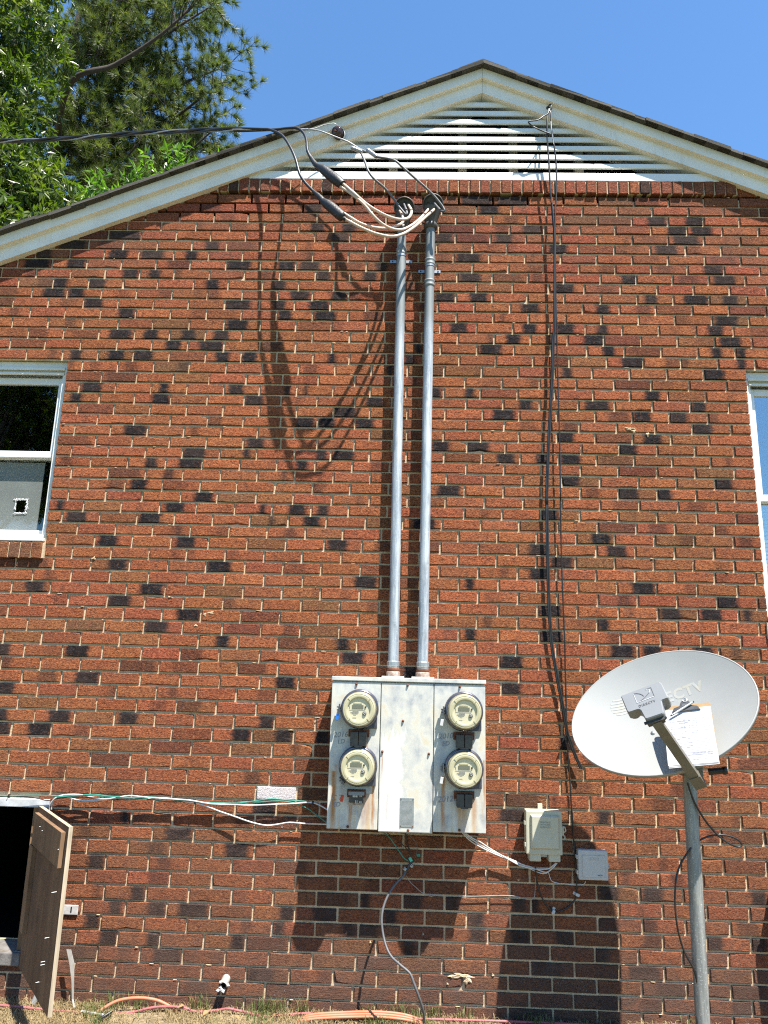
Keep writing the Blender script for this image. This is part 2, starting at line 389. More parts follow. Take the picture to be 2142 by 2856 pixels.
M['grass'] = leaf_mat('dry_grass_blades', [(0.272, 0.2, 0.1), (0.216, 0.152, 0.068), (0.336, 0.26, 0.144), (0.152, 0.104, 0.048), (0.12, 0.136, 0.036), (0.056, 0.096, 0.016)], 0.2, 0.7)

# ---------------------------------------------------------------- geometry helpers
WORLD = {}          # object -> world position of its origin (no rotations on parents)

def tag(o, label=None, cat=None, group=None, kind=None):
    if label: o['label'] = label
    if cat: o['category'] = cat
    if group: o['group'] = group
    if kind: o['kind'] = kind
    return o

def thing(name, loc, label, cat, group=None, kind=None):
    o = bpy.data.objects.new(name, None)
    o.empty_display_size = 0.1
    COL.objects.link(o)
    o.location = loc
    WORLD[o] = Vector(loc)
    return tag(o, label, cat, group, kind)

class MB:
    """collects faces in world space; build() links them as one mesh object"""
    def __init__(self): self.v, self.f, self.m, self.s, self.at = [], [], [], [], {}
    def add(self, vs, fs, mi=0, smooth=False):
        o = len(self.v); self.v += [tuple(p) for p in vs]
        for q in fs:
            self.f.append(tuple(i + o for i in q)); self.m.append(mi); self.s.append(smooth)
        return self
    def face_attr(self, n, **kw):
        for k, val in kw.items(): self.at.setdefault(k, []).extend([val] * n)
    def box(self, x0, x1, y0, y1, z0, z1, mi=0, bev=0.0, xf=None):
        if bev <= 0:
            vs = [(x, y, z) for x in (x0, x1) for y in (y0, y1) for z in (z0, z1)]
            fs = [(0, 1, 3, 2), (4, 6, 7, 5), (0, 4, 5, 1), (2, 3, 7, 6), (0, 2, 6, 4), (1, 5, 7, 3)]
        else:
            bm = bmesh.new(); bmesh.ops.create_cube(bm, size=1)
            for q in bm.verts:
                q.co = Vector(((x0 + x1) / 2 + q.co.x * (x1 - x0), (y0 + y1) / 2 + q.co.y * (y1 - y0), (z0 + z1) / 2 + q.co.z * (z1 - z0)))
            bmesh.ops.bevel(bm, geom=bm.edges[:], offset=bev, segments=2, profile=0.6, affect='EDGES')
            vs = [q.co[:] for q in bm.verts]; bm.verts.index_update()
            fs = [tuple(q.index for q in fc.verts) for fc in bm.faces]; bm.free()
        if xf: vs = [xf @ Vector(q) for q in vs]
        return self.add(vs, fs, mi)
    def tube(self, path, r, seg=10, mi=0, cap=True, res=4):
        pts = catmull([Vector(q) for q in path], res) if res > 1 and len(path) > 2 else [Vector(q) for q in path]
        n = len(pts)
        rad = [r] * n if not isinstance(r, (list, tuple)) else [lerp_list(r, i / max(1, n - 1)) for i in range(n)]
        t0 = (pts[1] - pts[0]).normalized()
        up = Vector((0, 0, 1)) if abs(t0.z) < 0.9 else Vector((1, 0, 0))
        u = t0.cross(up).normalized(); vs = []
        for i, q in enumerate(pts):
            t = ((pts[min(i + 1, n - 1)] - pts[max(i - 1, 0)]) or t0).normalized()
            u = (u - t * u.dot(t)).normalized(); w = t.cross(u)
            for k in range(seg):
                a = 2 * math.pi * k / seg
                vs.append(q + (u * math.cos(a) + w * math.sin(a)) * rad[i])
        fs = [(i * seg + k, i * seg + (k + 1) % seg, (i + 1) * seg + (k + 1) % seg, (i + 1) * seg + k) for i in range(n - 1) for k in range(seg)]
        self.add(vs, fs, mi, True)
        if cap:
            self.add(vs[:seg], [tuple(range(seg))[::-1]], mi); self.add(vs[-seg:], [tuple(range(seg))], mi)
        return self
    def lathe(self, prof, org, axis=(0, 0, 1), seg=32, mi=0, smooth=True, ref=None):
        org = Vector(org); ax = Vector(axis).normalized()
        u = Vector(ref) if ref else (Vector((1, 0, 0)) if abs(ax.x) < 0.9 else Vector((0, 0, 1)))
        u = (u - ax * u.dot(ax)).normalized(); w = ax.cross(u); vs = []
        for r, h in prof:
            for k in range(seg):
                a = 2 * math.pi * k / seg
                vs.append(org + ax * h + (u * math.cos(a) + w * math.sin(a)) * max(r, 1e-5))
        fs = [(i * seg + k, i * seg + (k + 1) % seg, (i + 1) * seg + (k + 1) % seg, (i + 1) * seg + k) for i in range(len(prof) - 1) for k in range(seg)]
        return self.add(vs, fs, mi, smooth)
    def prism(self, poly, org, ax, ay, nrm, h0, h1, mi=0, mside=None, cham=0.0):
        org, ax, ay, nrm = Vector(org), Vector(ax), Vector(ay), Vector(nrm); n = len(poly)
        def ring(h, sc=0.0):
            cx = sum(p[0] for p in poly) / n; cy = sum(p[1] for p in poly) / n; out = []
            for p in poly:
                d = math.hypot(p[0] - cx, p[1] - cy) or 1
                q = 1 - sc / d
                out.append(org + ax * (cx + (p[0] - cx) * q) + ay * (cy + (p[1] - cy) * q) + nrm * h)
            return out
        rings = [ring(h0), ring(h1 - cham), ring(h1, cham)] if cham else [ring(h0), ring(h1)]
        vs = [q for rg in rings for q in rg]
        fs = [(i * n + k, i * n + (k + 1) % n, (i + 1) * n + (k + 1) % n, (i + 1) * n + k) for i in range(len(rings) - 1) for k in range(n)]
        self.add(vs, fs, mi if mside is None else mside)
        L = (len(rings) - 1) * n
        self.add(vs[L:], [tuple(range(n))], mi); self.add(vs[:n], [tuple(range(n))[::-1]], mi if mside is None else mside)
        return self
    def build(self, name, mats, parent=None, recalc=True):
        me = bpy.data.meshes.new(name)
        if not isinstance(mats, (list, tuple)): mats = [mats]
        xs = [p[0] for p in self.v]; ys = [p[1] for p in self.v]; zs = [p[2] for p in self.v]
        c = Vector(((min(xs) + max(xs)) / 2, (min(ys) + max(ys)) / 2, min(zs)))
        me.from_pydata([(p[0] - c.x, p[1] - c.y, p[2] - c.z) for p in self.v], [], self.f)
        for q in mats: me.materials.append(q if not isinstance(q, str) else M[q])
        me.polygons.foreach_set('material_index', self.m)
        me.polygons.foreach_set('use_smooth', self.s)
        for k, val in self.at.items():
            a = me.attributes.new(k, 'FLOAT', 'FACE'); a.data.foreach_set('value', val)
        if recalc:
            bm = bmesh.new(); bm.from_mesh(me); bmesh.ops.recalc_face_normals(bm, faces=bm.faces[:]); bm.to_mesh(me); bm.free()
        me.update()
        o = bpy.data.objects.new(name, me); COL.objects.link(o)
        WORLD[o] = c
        if parent is not None:
            o.parent = parent; o.location = c - WORLD[parent]
        else: o.location = c
        return o

def lerp_list(l, t):
    x = t * (len(l) - 1); i = min(int(x), len(l) - 2); return l[i] + (l[i + 1] - l[i]) * (x - i)

def catmull(p, res):
    out = []
    for i in range(len(p) - 1):
        a = p[i - 1] if i else p[0] * 2 - p[1]; b, c = p[i], p[i + 1]
        d = p[i + 2] if i + 2 < len(p) else c * 2 - b
        for k in range(res):
            t = k / res
            out.append(0.5 * ((2 * b) + (c - a) * t + (2 * a - 5 * b + 4 * c - d) * t * t + (3 * b - a - 3 * c + d) * t ** 3))
    out.append(p[-1]); return out

def text_part(name, body, size, org, ax, ay, mat, parent, depth=0.0006, align='LEFT', width=1.0):
    """letters as thin solid shapes lying on the plane (org, ax, ay)"""
    cu = bpy.data.curves.new(name, 'FONT'); cu.body = body; cu.size = size; cu.extrude = depth; cu.align_x = align
    cu.space_character = width; cu.resolution_u = 3
    tmp = bpy.data.objects.new(name, cu); COL.objects.link(tmp)
    me = tmp.to_mesh(); ax, ay, org = Vector(ax).normalized(), Vector(ay).normalized(), Vector(org); nz = ax.cross(ay)
    mb = MB(); mb.add([org + ax * q.co.x + ay * q.co.y + nz * (q.co.z + depth) for q in me.vertices], [tuple(f.vertices) for f in me.polygons])
    tmp.to_mesh_clear(); bpy.data.objects.remove(tmp); bpy.data.curves.remove(cu)
    return mb.build(name, mat, parent, recalc=False)

def copy_tree(o, delta, parent=None):
    """copy a thing with its parts and sub-parts, moved by delta"""
    c = o.copy(); COL.objects.link(c); WORLD[c] = WORLD[o] + delta
    if parent is None: c.location = WORLD[c]
    else: c.parent = parent
    for ch in list(o.children): copy_tree(ch, delta, c)
    return c

def project(p):
    """pixel-size estimate used only to decide which bricks show largest"""
    d = Vector(p) - CAM_POS; z = d.dot(_F)
    return 384 + 749.4 * d.dot(CAM_R) / z, 512 - 749.4 * d.dot(CAM_U) / z, z

# measured positions: cable runs, dark brick flashes, head joints, bed joints (metres)
PATHS={'bundle':[(-3.144,0.55,5.297),(-2.956,0.5,5.275),(-2.487,0.4,5.213),(-1.99,0.25,5.129),(-1.522,0.1,5.032),(-1.199,-0.04,4.926),(-1.0,-0.11,4.871)],'cond1':[(-1.0,-0.11,4.875),(-0.936,-0.11,4.874),(-0.877,-0.12,4.861),(-0.794,-0.16,4.788),(-0.731,-0.22,4.662),(-0.684,-0.26,4.541),(-0.651,-0.29,4.422),(-0.611,-0.31,4.347),(-0.56,-0.33,4.278)],'splice1':[(-0.56,-0.33,4.278),(-0.519,-0.35,4.226),(-0.494,-0.36,4.19),(-0.446,-0.38,4.139),(-0.391,-0.4,4.076),(-0.38,-0.4,4.068)],'tag1':[(-0.39,-0.41,4.057),(-0.361,-0.41,4.045)],'cond2':[(-0.855,-0.11,4.871),(-0.781,-0.12,4.872),(-0.715,-0.13,4.866),(-0.67,-0.15,4.82),(-0.637,-0.2,4.724),(-0.62,-0.25,4.611),(-0.586,-0.28,4.526),(-0.558,-0.3,4.48)],'splice2':[(-0.62,-0.25,4.607),(-0.591,-0.27,4.543),(-0.558,-0.3,4.476),(-0.507,-0.33,4.419),(-0.466,-0.35,4.369),(-0.425,-0.37,4.321),(-0.39,-0.38,4.284)],'neutral':[(-0.999,-0.11,4.864),(-0.839,-0.11,4.867),(-0.732,-0.12,4.861),(-0.643,-0.13,4.857),(-0.569,-0.14,4.838),(-0.471,-0.15,4.789),(-0.389,-0.16,4.745),(-0.328,-0.17,4.696),(-0.267,-0.2,4.641),(-0.234,-0.21,4.615)],'neutral_tail':[(-0.643,-0.13,4.857),(-0.597,-0.12,4.875),(-0.551,-0.11,4.906),(-0.489,-0.1,4.927),(-0.467,-0.09,4.918)],'insul':[(-0.455,-0.08,4.894)],'connL':[(-0.367,-0.17,4.696),(-0.299,-0.175,4.661)],'connR':[(-0.271,-0.2,4.659),(-0.21,-0.22,4.594)],'greyL':[(-0.307,-0.175,4.656),(-0.28,-0.2,4.574),(-0.257,-0.22,4.497),(-0.221,-0.22,4.444),(-0.168,-0.2,4.408),(-0.125,-0.18,4.37),(-0.097,-0.17,4.334),(-0.066,-0.17,4.287),(-0.031,-0.17,4.244),(-0.027,-0.16,4.272),(-0.048,-0.1,4.372)],'greyR':[(-0.21,-0.22,4.594),(-0.109,-0.24,4.557),(-0.055,-0.24,4.509),(0.015,-0.22,4.455),(0.084,-0.2,4.401),(0.139,-0.18,4.355),(0.182,-0.17,4.302),(0.194,-0.17,4.272),(0.175,-0.16,4.279),(0.135,-0.1,4.373)],'b1':[(-0.389,-0.4,4.101),(-0.331,-0.42,4.047),(-0.274,-0.41,4.018),(-0.203,-0.38,4.015),(-0.133,-0.33,4.045),(-0.077,-0.26,4.109),(-0.047,-0.2,4.176),(-0.054,-0.15,4.257),(-0.075,-0.1,4.327)],'b2':[(-0.38,-0.4,4.064),(-0.308,-0.43,4.0),(-0.249,-0.44,3.962),(-0.185,-0.43,3.942),(-0.108,-0.41,3.94),(-0.045,-0.36,3.989),(0.02,-0.29,4.082),(0.079,-0.2,4.203),(0.147,-0.1,4.338)],'b3':[(-0.394,-0.38,4.297),(-0.316,-0.41,4.205),(-0.257,-0.41,4.148),(-0.199,-0.39,4.118),(-0.127,-0.35,4.105),(-0.062,-0.28,4.136),(-0.015,-0.22,4.188),(0.002,-0.16,4.273),(-0.019,-0.1,4.359)],'b4':[(-0.401,-0.38,4.272),(-0.331,-0.4,4.208),(-0.263,-0.42,4.133),(-0.21,-0.42,4.064),(-0.16,-0.4,4.026),(-0.103,-0.36,4.021),(-0.046,-0.31,4.051),(0.012,-0.24,4.132),(0.065,-0.16,4.239),(0.112,-0.1,4.342)],'dropA1':[(0.842,-0.07,5.052),(0.835,-0.075,5.024),(0.828,-0.08,4.961),(0.826,-0.08,4.891),(0.828,-0.075,4.82),(0.832,-0.07,4.738),(0.835,-0.07,4.652),(0.838,-0.065,4.543),(0.845,-0.06,4.407),(0.85,-0.06,4.296),(0.855,-0.055,4.163),(0.852,-0.05,3.978)],'dropB1':[(0.849,-0.07,5.05),(0.853,-0.075,5.03),(0.853,-0.08,4.962),(0.853,-0.085,4.899),(0.859,-0.08,4.868),(0.866,-0.08,4.799),(0.873,-0.075,4.734),(0.878,-0.07,4.653),(0.878,-0.065,4.543),(0.871,-0.06,4.407),(0.863,-0.06,4.296),(0.857,-0.055,4.163),(0.85,-0.05,3.978)],'loop':[(0.84,-0.07,5.047),(0.832,-0.08,5.02),(0.802,-0.1,4.985),(0.765,-0.11,4.95),(0.72,-0.11,4.942),(0.708,-0.11,4.934),(0.727,-0.1,4.92),(0.761,-0.1,4.897),(0.802,-0.09,4.886),(0.842,-0.085,4.873),(0.859,-0.08,4.865)],'hook':[(0.846,-0.055,5.101),(0.856,-0.07,5.1),(0.859,-0.075,5.066),(0.845,-0.07,5.051)],'dropthick':[(0.856,-0.05,4.024),(0.848,-0.048,3.796),(0.839,-0.046,3.573),(0.832,-0.044,3.514),(0.823,-0.042,3.297),(0.809,-0.04,3.128),(0.796,-0.038,2.947),(0.779,-0.036,2.674),(0.774,-0.034,2.542),(0.775,-0.032,2.554),(0.773,-0.03,2.229),(0.775,-0.028,1.976),(0.783,-0.026,1.792),(0.798,-0.024,1.682),(0.816,-0.022,1.567),(0.837,-0.02,1.453),(0.851,-0.02,1.348),(0.855,-0.02,1.326),(0.867,-0.022,1.296),(0.887,-0.026,1.231),(0.918,-0.03,1.158)],'dropthin':[(0.858,-0.05,4.024),(0.858,-0.048,3.796),(0.859,-0.045,3.574),(0.857,-0.043,3.515),(0.857,-0.041,3.227),(0.858,-0.039,2.948),(0.855,-0.036,2.609),(0.854,-0.034,2.555),(0.851,-0.032,2.294),(0.853,-0.029,2.04),(0.857,-0.025,1.794),(0.857,-0.02,1.684),(0.857,-0.018,1.529),(0.856,-0.016,1.325),(0.861,-0.015,1.192),(0.866,-0.015,1.083),(0.869,-0.014,0.99),(0.872,-0.013,0.94),(0.875,-0.012,0.84),(0.879,-0.012,0.752),(0.884,-0.012,0.645),(0.885,-0.012,0.583),(0.886,-0.012,0.565),(0.865,-0.012,0.53),(0.828,-0.012,0.5),(0.781,-0.013,0.482),(0.766,-0.013,0.484),(0.75,-0.015,0.494),(0.72,-0.018,0.531),(0.692,-0.023,0.594),(0.68,-0.036,0.669),(0.677,-0.05,0.715)],'tietail':[(0.853,-0.03,1.332),(0.842,-0.03,1.311),(0.827,-0.03,1.284)],'white1':[(0.32,-0.08,0.845),(0.347,-0.071,0.823),(0.394,-0.054,0.794),(0.47,-0.036,0.754),(0.586,-0.03,0.71),(0.617,-0.03,0.697),(0.664,-0.03,0.686),(0.704,-0.033,0.673),(0.734,-0.042,0.669),(0.761,-0.049,0.691),(0.784,-0.04,0.711)],'white2':[(0.331,-0.08,0.843),(0.362,-0.071,0.822),(0.409,-0.054,0.798),(0.47,-0.036,0.76),(0.585,-0.036,0.702),(0.615,-0.04,0.692),(0.662,-0.04,0.683),(0.708,-0.043,0.683),(0.743,-0.05,0.688),(0.764,-0.049,0.703),(0.779,-0.04,0.713)],'white3':[(0.312,-0.09,0.849),(0.347,-0.072,0.813),(0.394,-0.054,0.783),(0.478,-0.037,0.744),(0.596,-0.03,0.703),(0.633,-0.026,0.689),(0.675,-0.023,0.67),(0.715,-0.03,0.66),(0.741,-0.03,0.667),(0.773,-0.03,0.694)],'wirebox':[(0.747,-0.012,0.663),(0.753,-0.012,0.641),(0.764,-0.012,0.622),(0.795,-0.012,0.614),(0.831,-0.012,0.612),(0.878,-0.012,0.609),(0.92,-0.012,0.614),(0.928,-0.012,0.628)],'wiregnd':[(0.683,-0.014,0.669),(0.678,-0.014,0.567),(0.669,-0.014,0.543),(0.645,-0.014,0.535),(0.586,-0.014,0.548),(0.515,-0.014,0.55),(0.427,-0.014,0.545),(0.341,-0.014,0.541),(0.21,-0.014,0.543),(0.132,-0.014,0.546),(0.086,-0.014,0.577),(0.052,-0.014,0.607),(0.044,-0.014,0.625)],'green':[(-0.096,-0.09,0.848),(-0.069,-0.07,0.828),(-0.043,-0.05,0.804),(-0.0,-0.04,0.747),(0.027,-0.04,0.713),(0.05,-0.04,0.699)],'black1':[(0.032,-0.09,0.842),(0.04,-0.07,0.803),(0.049,-0.05,0.765),(0.066,-0.04,0.723)],'black2':[(-0.065,-0.09,0.84),(-0.012,-0.07,0.802),(0.034,-0.05,0.764),(0.063,-0.04,0.728)],'black3':[(-0.013,-0.09,0.84),(0.047,-0.06,0.823),(0.082,-0.04,0.792),(0.094,-0.03,0.755),(0.084,-0.03,0.713)],'clampgreen':[(0.061,-0.045,0.708)],'clamp1':[(0.067,-0.03,0.676)],'clamp2':[(0.034,-0.03,0.661)],'tag2':[(0.101,-0.012,0.72)],'greycable':[(0.034,-0.03,0.652),(0.029,-0.04,0.633),(-0.015,-0.06,0.592),(-0.047,-0.08,0.548),(-0.068,-0.1,0.499),(-0.074,-0.12,0.451),(-0.066,-0.14,0.398),(-0.048,-0.17,0.349),(-0.022,-0.2,0.317),(0.021,-0.23,0.293),(0.063,-0.25,0.268),(0.081,-0.26,0.234),(0.098,-0.26,0.195),(0.116,-0.25,0.149),(0.129,-0.23,0.1),(0.131,-0.2,0.052)],'g1':[(-2.087,-0.05,0.943),(-2.041,-0.05,0.946),(-1.994,-0.05,0.946),(-1.885,-0.05,0.952),(-1.783,-0.05,0.954),(-1.728,-0.05,0.951),(-1.651,-0.05,0.957),(-1.558,-0.05,0.966),(-1.496,-0.047,0.96),(-1.419,-0.044,0.956),(-1.342,-0.041,0.954),(-1.266,-0.039,0.961),(-1.149,-0.036,0.95),(-1.04,-0.033,0.945),(-0.955,-0.03,0.941),(-0.831,-0.03,0.942),(-0.792,-0.03,0.946),(-0.704,-0.03,0.961),(-0.647,-0.03,0.969),(-0.572,-0.03,0.965),(-0.488,-0.03,0.961),(-0.457,-0.03,0.958)],'w1':[(-1.785,-0.01,0.882),(-1.783,-0.014,0.912),(-1.765,-0.018,0.939),(-1.726,-0.021,0.955),(-1.646,-0.025,0.96),(-1.581,-0.029,0.951),(-1.515,-0.033,0.943),(-1.452,-0.037,0.95),(-1.382,-0.04,0.964),(-1.304,-0.04,0.96),(-1.187,-0.04,0.955),(-1.07,-0.038,0.951),(-0.954,-0.034,0.936),(-0.831,-0.03,0.936),(-0.791,-0.03,0.934),(-0.725,-0.03,0.936),(-0.659,-0.03,0.941),(-0.527,-0.03,0.95),(-0.474,-0.03,0.956),(-0.439,-0.032,0.956),(-0.403,-0.036,0.946),(-0.36,-0.04,0.925)],'w2':[(-1.795,-0.01,0.875),(-1.793,-0.017,0.901),(-1.773,-0.024,0.932),(-1.744,-0.03,0.948),(-1.696,-0.034,0.947),(-1.638,-0.037,0.934),(-1.575,-0.039,0.935),(-1.499,-0.036,0.942),(-1.423,-0.032,0.951),(-1.345,-0.03,0.945),(-1.229,-0.03,0.956),(-1.151,-0.03,0.953),(-1.08,-0.03,0.942),(-1.041,-0.03,0.94),(-0.969,-0.03,0.92),(-0.913,-0.032,0.902),(-0.825,-0.036,0.878),(-0.784,-0.039,0.866),(-0.726,-0.037,0.851),(-0.665,-0.034,0.842),(-0.609,-0.03,0.849),(-0.553,-0.03,0.859),(-0.482,-0.03,0.856),(-0.364,-0.03,0.856)],'g2':[(-1.736,-0.04,0.946),(-1.671,-0.038,0.952),(-1.578,-0.037,0.959),(-1.484,-0.035,0.953),(-1.39,-0.033,0.942),(-1.298,-0.032,0.952),(-1.22,-0.03,0.942),(-1.111,-0.028,0.941),(-1.034,-0.027,0.946),(-0.94,-0.025,0.931),(-0.832,-0.023,0.937),(-0.793,-0.022,0.949),(-0.718,-0.02,0.949),(-0.617,-0.02,0.958),(-0.546,-0.02,0.952),(-0.519,-0.02,0.945),(-0.464,-0.027,0.927),(-0.414,-0.033,0.896),(-0.363,-0.04,0.864)],'k1':[(-2.092,-0.04,0.937),(-2.001,-0.035,0.942),(-1.908,-0.031,0.942),(-1.847,-0.026,0.934),(-1.801,-0.022,0.926),(-1.739,-0.023,0.94),(-1.612,-0.027,0.948),(-1.454,-0.03,0.94),(-1.298,-0.03,0.949),(-1.189,-0.029,0.939),(-1.05,-0.025,0.941),(-0.918,-0.02,0.934)],'sil':[(-0.728,-0.02,0.955),(-0.661,-0.02,0.953),(-0.617,-0.02,0.949),(-0.546,-0.02,0.951)],'dishcable':[(1.276,-0.52,1.159),(1.305,-0.508,1.078),(1.353,-0.497,0.998),(1.403,-0.485,0.944),(1.446,-0.477,0.911),(1.489,-0.471,0.893),(1.511,-0.47,0.895),(1.513,-0.47,0.909),(1.485,-0.47,0.928),(1.443,-0.473,0.938),(1.391,-0.478,0.937),(1.339,-0.484,0.922),(1.293,-0.49,0.893),(1.245,-0.496,0.837),(1.215,-0.503,0.786),(1.197,-0.515,0.724),(1.191,-0.52,0.661),(1.193,-0.52,0.599),(1.204,-0.51,0.54),(1.227,-0.499,0.47),(1.26,-0.493,0.413),(1.275,-0.487,0.363),(1.279,-0.482,0.294),(1.273,-0.48,0.233),(1.267,-0.48,0.173)]}
